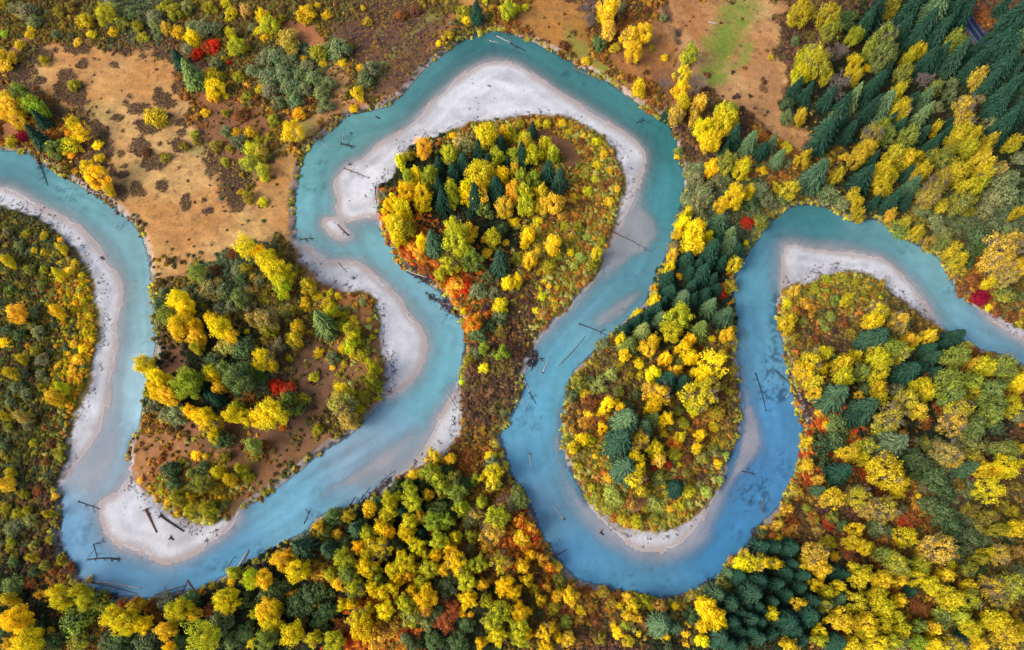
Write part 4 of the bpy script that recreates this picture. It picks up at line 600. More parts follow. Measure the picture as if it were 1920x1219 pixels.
(1440, 812): """220,40,36,OY 225,170,36,OY 300,50,68,WC 400,40,68,WD 320,160,60,WC 410,220,82,C 290,320,46,CW 350,370,70,YO 450,110,56,YO 550,80,56,LS 530,150,42,LY 690,70,82,CS 660,220,88,MY 730,260,60,MY 740,330,42,Y 510,350,68,LT 640,430,82,TL 560,420,58,T 600,250,50,UN 550,230,40,UR 800,130,66,W 860,160,52,W 820,220,46,W 940,270,66,W 1000,330,58,W 920,410,58,W 990,460,58,W 1050,540,58,W 1130,600,58,W 1090,660,48,W 970,230,46,WS 1150,60,78,SK 1230,70,50,S 1080,40,46,S 1330,90,68,s 1010,110,68,TS 1060,150,50,TO 1150,140,48,KT 1110,200,48,CW 1200,190,48,MY 1330,195,72,Y 1290,215,50,Y 1400,180,48,Y 1420,80,42,YO 1240,320,88,Y 1410,540,50,MY 820,470,56,U 790,500,50,UR 850,430,42,UO 850,355,20,YO 620,530,58,WS 770,590,64,YL 510,540,50,MY 470,620,48,MY 540,630,54,YM 950,650,88,TO 980,695,48,T 880,690,48,TO 640,680,54,sG 720,735,68,LS 270,690,68,TO 300,750,58,OY 220,740,50,OY 380,690,32,M 260,840,50,YM 390,870,50,Y 330,885,46,L 320,960,50,LS 520,790,70,YL 630,830,56,YO 735,825,46,YO 860,760,56,LG 840,820,56,YL 930,850,58,LY 1010,790,50,YO 1040,740,26,L 1300,680,58,TM 1390,660,40,TU 1410,770,42,S 1260,870,78,MT 1350,860,74,LS 1300,940,58,MS 1130,870,46,MY 1040,930,74,YL 1130,940,58,LG 620,920,60,LY 500,960,66,LY 740,950,50,YO 650,990,56,LY 720,1030,50,L 400,1050,66,YO 170,950,50,OY 40,740,46,YM 30,1020,50,LY 300,1105,42,Y 290,1160,50,LG 130,1195,50,YO 540,1070,58,YO 550,1130,58,YL 660,1080,58,LY 750,1100,50,LY 850,1080,46,sG 930,1100,50,YO 1000,1050,58,SG 1090,1020,50,GL 1140,1085,56,LY 1280,1060,70,YL 1330,1140,78,YO 1420,1100,50,MY 600,1180,60,YL 690,1180,58,LG 760,1170,50,S 850,1190,50,G 930,1190,50,Y 1050,1190,58,LY 1200,1200,50,YO 470,1190,50,YL 380,1180,56,C 30,640,50,C 120,640,60,C 140,740,50,C 50,850,60,C 100,790,48,C 200,800,50,C 180,870,58,C 100,910,50,C 30,950,50,C 110,1060,70,C 240,950,60,C 220,1030,58,C 30,1130,50,C 150,1110,50,C 420,800,54,C 400,930,46,CW 580,1000,38,C 190,1160,46,C 1000,860,28,W 60,600,30,Y 800,890,40,C 1100,1140,40,C 870,1000,50,U 820,960,40,UN 720,880,40,U 420,1130,50,U 230,270,40,UR 290,260,36,OU 180,330,36,KU 210,420,26,G 110,430,36,OU 150,500,40,U 60,520,36,OT 250,470,36,UK 370,470,40,WK 340,520,36,UR 430,520,34,W 280,560,40,NT 350,610,40,KM 680,560,36,W 760,430,36,SN 1090,300,40,NK 1150,430,46,KN 1250,470,50,KN 1330,400,42,KN 1180,520,42,KS 1380,440,40,KM 1300,550,46,K 1190,720,46,K 1130,760,50,KW 1200,800,40,W 1230,680,36,M 1000,190,46,NS 960,60,50,S 900,60,40,WK 1420,880,36,S 1390,1010,46,UM 1210,960,42,WN 870,300,30,SN 1400,300,34,NK"""}

# ------------------------------------------------------------------ where things are, in words
PLACES = [  # outline in photo pixels, phrase used in the labels
 ("0,380;60,395;140,450;200,560;200,650;170,760;130,900;110,1000;140,1070;175,1105;200,1135;0,1135", "on the far left bank"),
 ("290,540;440,440;560,450;720,560;730,750;480,945;350,985;240,900;262,760;240,660", "on the middle left peninsula"),
 ("0,0;160,0;160,180;0,190", "in the top left corner"),
 ("0,170;160,150;230,390;0,300", "on the bank by the tan meadow"),
 ("160,0;480,0;480,110;330,110;160,105", "in the scrub above the tan meadow"),
 ("320,90;480,90;480,230;330,230", "at the tan meadow's edge"),
 ("150,90;560,200;560,480;230,460", "in the tan meadow"),
 ("450,60;700,60;740,200;560,270;450,230", "around the big willow thicket"),
 ("440,0;960,0;960,70;700,210;560,60", "on the bank above the top loop"),
 ("700,200;1200,200;1190,400;1130,500;1040,560;860,560;840,540;700,450", "inside the top river loop"),
 ("830,540;1060,540;1000,660;960,790;870,820;860,660", "on the narrow neck of land"),
 ("960,0;1290,0;1300,200;1240,230;1000,90", "right of the top loop"),
 ("1230,180;1400,140;1440,300;1480,420;1440,430;1300,410;1260,300", "by the upper right willows"),
 ("1200,380;1440,400;1400,600;1380,640;1150,650;1220,560", "on the ridge between two channels"),
 ("1040,620;1400,620;1400,830;1300,1010;1100,1000;1040,850", "inside the bottom river loop"),
 ("1280,0;1500,0;1490,300;1400,250;1300,180", "at the upper right clearing"),
 ("1480,0;1700,0;1700,150;1480,170", "at the top of the right forest"),
 ("1700,0;1930,0;1930,260;1700,260", "near the dark road"),
 ("1480,140;1700,140;1700,300;1520,300;1460,220", "in the dense upper right forest"),
 ("1400,250;1700,280;1700,480;1400,400", "above the upper right bend"),
 ("1660,240;1930,240;1930,640;1840,590;1680,440", "on the right bank"),
 ("1440,500;1680,520;1760,620;1700,640;1500,700;1460,650", "on the right peninsula's shrubby tip"),
 ("1460,600;1930,600;1930,830;1500,830", "in the right peninsula wood"),
 ("1420,800;1680,800;1680,1020;1400,1040", "on the shore of the lower right wood"),
 ("1660,800;1930,800;1930,1060;1660,1060", "in the right side wood"),
 ("1200,980;1500,980;1540,1230;1200,1230", "by the lower right conifer stand"),
 ("1480,1000;1930,1000;1930,1230;1480,1230", "in the bottom right wood"),
 ("950,880;1220,1060;1260,1230;960,1230", "on the orange lower bank"),
 ("480,840;980,840;980,1010;480,1060", "at the top of the bottom wood"),
 ("480,1000;980,1000;980,1230;480,1230", "in the bottom middle wood"),
 ("0,1090;500,1040;500,1230;0,1230", "on the lower left shore"),
]
PLACE_P = [(pts(a), b) for a, b in PLACES]
def in_poly(u, v, P):
    c = False; n = len(P)
    for i in range(n):
        (ax, ay), (bx, by) = P[i], P[(i+1) % n]
        if (ay > v) != (by > v) and u < (bx-ax)*(v-ay)/(by-ay)+ax: c = not c
    return c
def place(u, v):
    for P, s in PLACE_P:
        if in_poly(u, v, P): return s
    best = min(PLACE_P, key=lambda q: np.hypot(*(q[0].mean(0)-(u, v)))); return best[1]
ORD = ['first', 'second', 'third', 'fourth', 'fifth', 'sixth', 'seventh', 'eighth', 'ninth', 'tenth', 'eleventh', 'twelfth', 'thirteenth', 'fourteenth', 'fifteenth', 'sixteenth', 'seventeenth', 'eighteenth', 'nineteenth', 'twentieth']
def article(s): return ('an ' if s[0] in 'aeiou' else 'a ')+s
def resolve_labels(recs):
    "recs: dicts with base, u, v, r, what ; gives every record a label of its own"
    U = np.array([q['u'] for q in recs]); V = np.array([q['v'] for q in recs]); Rr = np.array([q['r'] for q in recs])
    for i, q in enumerate(recs):
        d = np.hypot(U-U[i], V-V[i]); d[i] = 1e9
        q['near'] = None
        for j in np.argsort(d)[:6]:
            if d[j] < 1.7*(Rr[i]+Rr[j])/1.0 and recs[j]['what'] != q['what']:
                q['near'] = recs[j]['what']; break
    groups = {}
    for q in recs: groups.setdefault(q['base'], []).append(q)
    for b, g in groups.items():
        if len(g) == 1: g[0]['label'] = b; continue
        nears = {}
        for q in g: nears.setdefault(q['near'], []).append(q)
        horiz = np.std([q['u'] for q in g]) >= np.std([q['v'] for q in g])
        g.sort(key=lambda q: q['u'] if horiz else q['v'])
        for k, q in enumerate(g):
            if q['near'] and len(nears[q['near']]) == 1 and len((b+' beside '+article(q['near'])).split()) <= 16:
                q['label'] = b+' beside '+article(q['near'])
            else:
                if horiz:
                    w = 'leftmost one' if k == 0 else 'rightmost one' if k == len(g)-1 else (ORD[k]+' from left' if k < 20 else ORD[min(len(g)-1-k, 19)]+' from right')
                else:
                    w = 'topmost one' if k == 0 else 'lowest one' if k == len(g)-1 else (ORD[k]+' from top' if k < 20 else ORD[min(len(g)-1-k, 19)]+' from below')
                q['label'] = b+', '+w
                if len(q['label'].split()) > 16: q['label'] = q['label'].replace('large ', '').replace(' and ', '-')
LINKED = []
def link(o): COL.objects.link(o); return o
def child(name, me, parent):
    o = bpy.data.objects.new(name, me); o.parent = parent; return link(o)

# ------------------------------------------------------------------ plants
plants = []
for (ox, oy), s in PLANTS.items():
    for t in s.split():
        x, y, r, c = t.split(','); u = float(x)/SCALE3+ox; v = float(y)/SCALE3+oy; r = float(r)/SCALE3
        plants.append(dict(u=u, v=v, rp=r, c=c))
rng = np.random.default_rng(11)
for p in plants:
    c0 = p['c'][0]; big_ = p['rp']
    if c0 in 'CD': kind = 'conifer'
    elif c0 == 'B': kind = 'bare'
    elif c0 in 'RUPNV' or big_ < 11 and c0 not in 'W': kind = 'shrub'
    elif c0 in 'SW' or c0 == 'K' and big_ < 15 or c0 in 'KM' and p['v'] < 330 and p['u'] < 900: kind = 'willow'
    else: kind = 'broad'
    p['kind'] = kind
    if p['u'] < 192 and 395 < p['v'] < 1090 and c0 not in 'YO': big_ = p['rp'] = big_*.82
    Rw = big_*metres_per_px(p['u'], p['v'])*rng.uniform(.9, 1.08)*(.92 if kind == 'broad' else 1)
    if kind == 'conifer': h = np.clip(Rw*(5.0 if p['u'] > 1450 and p['v'] < 350 or 690 < p['u'] < 1120 and p['v'] < 560 else 4.0)*rng.uniform(.85, 1.1), 8, 32)
    elif kind == 'broad': h = np.clip(5+Rw*2.5*rng.uniform(.85, 1.15), 6, 26)*(.72 if p['u'] < 900 and p['v'] < 260 or p['u'] < 500 and p['v'] < 420 else 1)
    elif kind == 'bare': h = 6+Rw*2
    elif kind == 'willow': h = 1.5+Rw*1.35
    else: h = .6+Rw*1.1
    p['R'] = Rw; p['h'] = h
    zm = h*(.42 if kind == 'conifer' else .62)+1.2
    X, Y = unproj(p['u'], p['v'], zm); p['X'] = float(X); p['Y'] = float(Y)
XS = np.array([p['X'] for p in plants]); YS = np.array([p['Y'] for p in plants])
ZS = height(XS, YS); SR = field(sdR, XS, YS)
ra0 = np.array(unproj(1823.5, 59)); rd0 = np.array(unproj(1848, 93.5))-ra0; rd0 = rd0/np.hypot(*rd0); rn0 = np.array([-rd0[1], rd0[0]])
def road_off(x, y): return (x-ra0[0])*rn0[0]+(y-ra0[1])*rn0[1]
for p in plants:
    if p['u'] > 1600 and p['v'] < 400:
        q = road_off(p['X'], p['Y']); lim_ = 6+.45*p['R']
        if abs(q) < lim_:
            sgn = -1 if (p['v'] > 95 or p['u'] < 1812) else (1 if q >= 0 else -1); mv = sgn*lim_-q; p['X'] += rn0[0]*mv; p['Y'] += rn0[1]*mv
# trunks belong on land: step the few whose foot would be in the channel back to the bank
gy, gx = np.gradient(sdR, AY, AX)
for i, p in enumerate(plants):
    for _ in range(12):
        s = field(sdR, np.array([p['X']]), np.array([p['Y']]))[0]
        if s < -.6 or p['c'] in ('OT',) or 150 < p['u'] < 180 and p['v'] > 1075 and p['rp'] < 10: break
        p['X'] -= float(field(gx, np.array([p['X']]), np.array([p['Y']]))[0])*(s+1)*.8; p['Y'] -= float(field(gy, np.array([p['X']]), np.array([p['Y']]))[0])*(s+1)*.8
    p['Z'] = float(max(0.0, height(np.array([p['X']]), np.array([p['Y']]))[0]))
KIND_WORD = {'conifer': 'conifer', 'broad': 'cottonwood', 'bare': 'leafless tree', 'willow': 'leafy bush', 'shrub': 'shrub'}
KIND_NAME = {'conifer': 'conifer_tree', 'broad': 'cottonwood_tree', 'bare': 'leafless_tree', 'willow': 'leafy_bush', 'shrub': 'autumn_shrub'}
KIND_CAT = {'conifer': 'conifer', 'broad': 'broadleaf tree', 'bare': 'bare tree', 'willow': 'bush', 'shrub': 'shrub'}
keep = {}
for k in KIND_WORD:
    L = sorted([p for p in plants if p['kind'] == k], key=lambda p: -p['rp']); keep[k] = L[:300]
    for p in L[300:]: p['mass'] = True
recs = []
for p in plants:
    k = p['kind']; c = p['c']
    if c == 'B' or k == 'bare': col = ''
    else:
        col = NAMES[c[0]] if len(c) == 1 or NAMES[c[1]] == NAMES[c[0]] else NAMES[c[0]]+' and '+NAMES[c[1]].split()[-1]
    lim = {'conifer': (14, 20), 'broad': (15, 21), 'bare': (13, 16), 'willow': (12, 18), 'shrub': (7, 11)}[k]
    size = 'small' if p['rp'] < lim[0] else 'large' if p['rp'] > lim[1] else ''
    what = ' '.join(w for w in ((NAMES[c[0]] if k != 'bare' else ''), KIND_WORD[k]) if w)
    p['what'] = what; p['place'] = place(p['u'], p['v'])
    p['base'] = ' '.join(w for w in (size, col, KIND_WORD[k], p['place']) if w); p['r'] = p['rp']
    if not p.get('mass'): recs.append(p)
resolve_labels(recs)
def leafcol(c): return lin(SEEN[c])/LK
mass_pts = []
for n, p in enumerate(plants):
    k = p['kind']; c = p['c']; a = leafcol(c[0])*rng.uniform(.88, 1.12); b = leafcol(c[1]) if len(c) > 1 else a*rng.uniform(.75, 1.2, 3)
    if k == 'broad' and p['u'] > 1440:      # right-hand woods: duller, greener yellows; frame's corner darkening painted into the leaf colour
        w = .34 if p['v'] < 430 else .2
        a = a*(1-w)+leafcol('K' if n % 3 else 's')*w*.8; b = b*(1-w)+leafcol('s')*w*.8; a = a*(.84 if p['v'] < 430 else .95); b = b*.88
    if k == 'conifer' and len(c) > 1: b = b*.4+a*.6
    if k == 'conifer' and len(c) == 1: b = a*np.array([1.4, 1.25, 1.1])  # lighter second colour paints the highlight on the branch tips
    if p.get('mass'):
        mass_pts.append((p['X'], p['Y'], p['Z'], p['R'], p['h'], a, b)); continue
    t = bpy.data.objects.new(KIND_NAME[k], None); t.empty_display_size = 2; link(t)
    t.location = (p['X'], p['Y'], p['Z']-.05); t.rotation_euler = (rng.normal(0, .02), rng.normal(0, .02), rng.uniform(0, 6.28))
    t['label'] = p['label']; t['category'] = KIND_CAT[k]; t['group'] = (KIND_WORD[k]+'s '+p['place'])
    Rw, h = p['R'], p['h']
    if k == 'conifer':
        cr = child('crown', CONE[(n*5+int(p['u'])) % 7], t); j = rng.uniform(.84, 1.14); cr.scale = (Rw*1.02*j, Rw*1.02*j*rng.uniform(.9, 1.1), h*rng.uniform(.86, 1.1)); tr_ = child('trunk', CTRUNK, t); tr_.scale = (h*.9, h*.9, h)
    elif k == 'broad':
        tall = h > 3.6*Rw or c[0] == 'O' and p['v'] < 200
        lo = h*.22; cr = child('crown', POPLAR[n % 3] if tall else BROAD[n % 7], t); cr.location = (0, 0, lo); cr.scale = (Rw*1.04, Rw*1.04, h-lo)
        tr_ = child('trunk', TRUNKS[n % 3], t); tr_.scale = (h, h, h*.96)
        if c[0] in 'TV' or c[-1] in 'TV' or rng.random() < .13:
            br = child('bare_branches', BARE[n % 2], t); br.location = (0, 0, lo*.8); br.scale = (Rw*.98, Rw*.98, (h-lo)*1.05)
    elif k == 'bare':
        cr = child('branches', BARE[n % 2], t); cr.location = (0, 0, h*.2); cr.scale = (Rw*1.05, Rw*1.05, h*.8)
        tr_ = child('trunk', TRUNKS[n % 3], t); tr_.scale = (h, h, h*.9)
    else:
        cr = child('foliage', BUSH[n % 5], t); cr.location = (0, 0, -.05*h); cr.scale = (Rw*1.08, Rw*1.08, h)
        if p['rp'] > 9: tr_ = child('stem', TRUNKS[n % 3], t); tr_.scale = (h*1.2, h*1.2, h*.75)
    if k != 'bare':
        cr['leaf_colour'] = [float(x) for x in a]; cr['second_colour'] = [float(x) for x in b]

# ------------------------------------------------------------------ stuff: what nobody could count, as points carrying their own colour
def proto_collection(name, meshes):
    c = bpy.data.collections.new(name)
    for i, me in enumerate(meshes):
        o = bpy.data.objects.new('%s_clump' % name, me); c.objects.link(o)
    return c
def stuff_material_copy(me, material):
    m2 = me.copy(); m2.materials.clear(); m2.materials.append(material); return m2
def scatter(name, protos, pos, scl, rot, col, col2, material, kindlabel=None):
    coll = proto_collection(name, [stuff_material_copy(m_, material) for m_ in protos])
    me = bpy.data.meshes.new(name); me.vertices.add(len(pos)); me.vertices.foreach_set('co', np.ascontiguousarray(pos, np.float32).ravel())
    t = me.attributes.new('scl', 'FLOAT_VECTOR', 'POINT'); t.data.foreach_set('vector', np.ascontiguousarray(scl, np.float32).ravel())
    t = me.attributes.new('rot', 'FLOAT_VECTOR', 'POINT'); t.data.foreach_set('vector', np.ascontiguousarray(rot, np.float32).ravel())
    cattr(me, 'col', col); cattr(me, 'col2', col2)
    t = me.attributes.new('pick', 'INT', 'POINT'); t.data.foreach_set('value', RNG.integers(0, len(protos), len(pos)).astype(np.int32))
    me.update(); o = bpy.data.objects.new(name, me); link(o); o['kind'] = 'stuff'
    ng = bpy.data.node_groups.new(name+'_scatter', 'GeometryNodeTree')
    ng.interface.new_socket('Geometry', in_out='INPUT', socket_type='NodeSocketGeometry'); ng.interface.new_socket('Geometry', in_out='OUTPUT', socket_type='NodeSocketGeometry')
    i_ = ng.nodes.new('NodeGroupInput'); o_ = ng.nodes.new('NodeGroupOutput'); mp = ng.nodes.new('GeometryNodeMeshToPoints'); ip = ng.nodes.new('GeometryNodeInstanceOnPoints')
    ci = ng.nodes.new('GeometryNodeCollectionInfo'); ci.inputs['Collection'].default_value = coll; ci.inputs['Separate Children'].default_value = True; ci.inputs['Reset Children'].default_value = True
    def na(n_, typ):
        a = ng.nodes.new('GeometryNodeInputNamedAttribute'); a.data_type = typ; a.inputs['Name'].default_value = n_; return a.outputs['Attribute']
    L = ng.links.new
    L(i_.outputs[0], mp.inputs['Mesh']); L(mp.outputs[0], ip.inputs['Points']); L(ci.outputs[0], ip.inputs['Instance'])
    ip.inputs['Pick Instance'].default_value = True
    L(na('pick', 'INT'), ip.inputs['Instance Index']); L(na('scl', 'FLOAT_VECTOR'), ip.inputs['Scale'])
    er = ng.nodes.new('FunctionNodeEulerToRotation'); L(na('rot', 'FLOAT_VECTOR'), er.inputs[0]); L(er.outputs[0], ip.inputs['Rotation'])
    L(ip.outputs[0], o_.inputs[0])
    md = o.modifiers.new('scatter', 'NODES'); md.node_group = ng
    return o
UNDER = [lobed_crown('undergrowth_clump', 300+k, 8, 60, .19, M_STUFF, zlo=.3, spread=.55, lobe_r=(.34, .5)) for k in range(6)]
u0, v0 = -70, -60
def frame_points(step):
    xs = np.arange(-370, 370, step); ys = np.arange(-60, 410, step); x, y = np.meshgrid(xs, ys)
    x = x+RNG.uniform(-.5, .5, x.shape)*step; y = y+RNG.uniform(-.5, .5, y.shape)*step; x = x.ravel(); y = y.ravel()
    u, v = proj(x, y); m = (u > -150) & (u < 2070) & (v > -130) & (v < 1330); return x[m], y[m], u[m], v[m]
x, y, u, v = frame_points(1.2)
s = field(sdRn, x, y); md_ = field(meadow, x, y); mt = field(mats, x, y)
palk = palette_at(u, v, 20)
dens = np.where(md_ > .5, np.where((u < 760) & (v > 480) | (u < 540) & (v < 300) & (u > 370), .13, np.where((u > 560) & (u < 850) & (v < 200) & (palk == pal_names.index('brown')), .8, .012)), 1.0)*np.where(palk == pal_names.index('brown'), .9, 1)
jamz = np.zeros(len(x))
for P_ in JAMS: jamz = np.maximum(jamz, sstep(-.5, 1.5, sdist(x, y, poly_world(P_, 1), 10)))
dens = dens*(1-jamz*.9)*(1-sstep(.3, .6, mt))
fringe = (NZ[4](x, y, 7, 3) > .5)
sg_ = field(sdG, x, y); m = (s < np.where((sg_ < -3) & fringe, .5, -.4)) & (RNG.random(len(x)) < dens) & ((np.abs(road_off(x, y)) > 6) | (u < 1500) | (v > 500))
m0 = m; x, y, u, v, s, palk, mt, md_ = (q[m] for q in (x, y, u, v, s, palk, mt, md_))
n = len(x); lo_n = NZ[2](x, y, 9, 3)
low = (palk == pal_names.index('brown')) & (u < 850) & (v < 420) | (mt > .4)
rad = np.where(low, RNG.uniform(.35, .95, n)*(.6+.9*lo_n), RNG.uniform(.5, 1.2, n)*(.7+.8*lo_n)+ (RNG.random(n) < .06)*RNG.uniform(.3, 1.1, n))
hgt = rad*np.where(low, .65, RNG.uniform(.9, 1.5, n))
col = np.empty((n, 3)); col2 = np.empty((n, 3))
patch = NZ[5](x, y, 6, 3)
for k, nm in enumerate(pal_names):
    q = palk == k; A = lin(PAL[nm]); j = np.clip(((patch[q]-.22)/.56*len(A)).astype(int)+RNG.integers(-1, 2, q.sum())*(RNG.random(q.sum()) < .5), 0, len(A)-1)
    col[q] = A[j]; col2[q] = A[RNG.integers(0, len(A), q.sum())]
q = mt > .4; col[q] = lin((112, 90, 68)); col2[q] = lin((132, 108, 66))
e = (sg_[m0] < -3) & (s > -1.3); e = e & (RNG.random(len(e)) < .6); col[e] = lin((172, 168, 70)); col2[e] = lin((205, 180, 64))
var = RNG.uniform(.80, 1.34, (n, 1)); col = col*var/LK; col2 = (col2*var/LK)*.5+col*.5
pos = np.stack([x, y, np.maximum(height(x, y), .05)-.1*hgt], 1)
rot = np.stack([np.zeros(n), np.zeros(n), RNG.uniform(0, 6.28, n)], 1)
hi = ~low
q = low & (mt <= .4); bt = np.array([lin(c_) for c_ in ((128, 98, 62), (104, 76, 62), (146, 112, 60), (92, 70, 64), (120, 112, 62), (150, 98, 58))]); col[q] = bt[np.clip((patch[q]*7-.5).astype(int)+RNG.integers(-1, 2, q.sum()), 0, 5)]*RNG.uniform(.8, 1.25, (q.sum(), 1))/LK; col2[q] = col[q]*1.2
scatter('undergrowth', UNDER, pos[hi], np.stack([rad, rad, hgt], 1)[hi], rot[hi], col[hi], col2[hi], M_STUFF)
scatter('bracken', UNDER, pos[low], np.stack([rad, rad, hgt], 1)[low], rot[low], col[low], col2[low], M_STUFF)
# bracken mats: many small tufts
x, y, u, v = frame_points(.62); mt = field(mats, x, y)
m = RNG.random(len(x)) < .8*sstep(.25, .8, mt)
x, y = x[m], y[m]; n = len(x); rad = RNG.uniform(.22, .5, n); bc = np.array([lin(c_) for c_ in ((108, 86, 66), (122, 98, 66), (96, 76, 64), (132, 112, 66), (112, 84, 72))])
col = bc[RNG.integers(0, 5, n)]*RNG.uniform(.8, 1.2, (n, 1))/LK
scatter('bracken_mats', UNDER[:3], np.stack([x, y, height(x, y)-.05], 1), np.stack([rad, rad, rad*RNG.uniform(.7, 1.2, n)], 1), np.stack([np.zeros(n), np.zeros(n), RNG.uniform(0, 6.28, n)], 1), col, col*1.15, M_STUFF)
if mass_pts:
    mp_ = mass_pts; nP = len(mp_)
    scatter('small_shrubs', BUSH, np.array([(a[0], a[1], a[2]) for a in mp_]), np.array([(a[3], a[3], a[4]) for a in mp_]), np.array([(0, 0, k*1.7) for k in range(nP)]),
            np.array([a[5] for a in mp_]), np.array([a[6] for a in mp_]), M_STUFF)
print('plants', len(plants), {k: len([p for p in plants if p['kind'] == k]) for k in KIND_WORD}, 'undergrowth', n)

# ------------------------------------------------------------------ road in the forest
ra = np.array(unproj(1823.5, 59)); rb = np.array(unproj(1848, 93.5)); rd = unit((rb-ra)[None])[0]; rn = np.array([-rd[1], rd[0]])
def road_strip(name, off, half, lift, material, dash=None):
    V, Q = [], []
    t = np.arange(-70, 130, 3.0)
    for k, a in enumerate(t):
        for s in (-half, half):
            p = ra+rd*a+rn*(off+s); q = ra+rd*a
            V.append((p[0], p[1], ROADZ+lift))
    for k in range(len(t)-1):
        Q.append((2*k, 2*k+1, 2*k+3, 2*k+2))
    me = quad_mesh(name, np.array(V), np.array(Q)); me.materials.append(material)
    o = link(bpy.data.objects.new(name, me)); o['kind'] = 'structure'; return o
rl = ra+rd*np.linspace(-70, 130, 60)[:, None]
ROADZ = float(height(rl[:, 0], rl[:, 1]).max())+.05
V, Q = [], []
for k, a in enumerate(np.arange(-70, 131, 4.0)):       # embankment carrying the road
    for s, z in ((-9, -1.8), (-5.0, 0), (5.0, 0), (9, -1.8)):
        p = ra+rd*a+rn*s; V.append((p[0], p[1], ROADZ+z))
n_ = len(V)//4
for k in range(n_-1):
    for j in range(3): Q.append((4*k+j, 4*k+j+1, 4*k+j+5, 4*k+j+4))
M_VERGE = simple('gravel_verge', (118, 108, 126), (92, 76, 82), .8)
M_ASPH = simple('asphalt', (42, 60, 100), (34, 46, 80), .7)
M_PAINT = simple('road_paint', (200, 200, 205), (170, 172, 180), .9)
me = quad_mesh('road_verge', np.array(V), np.array(Q)); me.materials.append(M_VERGE); o = link(bpy.data.objects.new('road_verge', me)); o['kind'] = 'structure'
road_strip('road', 0, 3.7, .02, M_ASPH)
for off in (-3.3, 0, 3.3): road_strip('road_marking', off, .11, .03, M_PAINT)

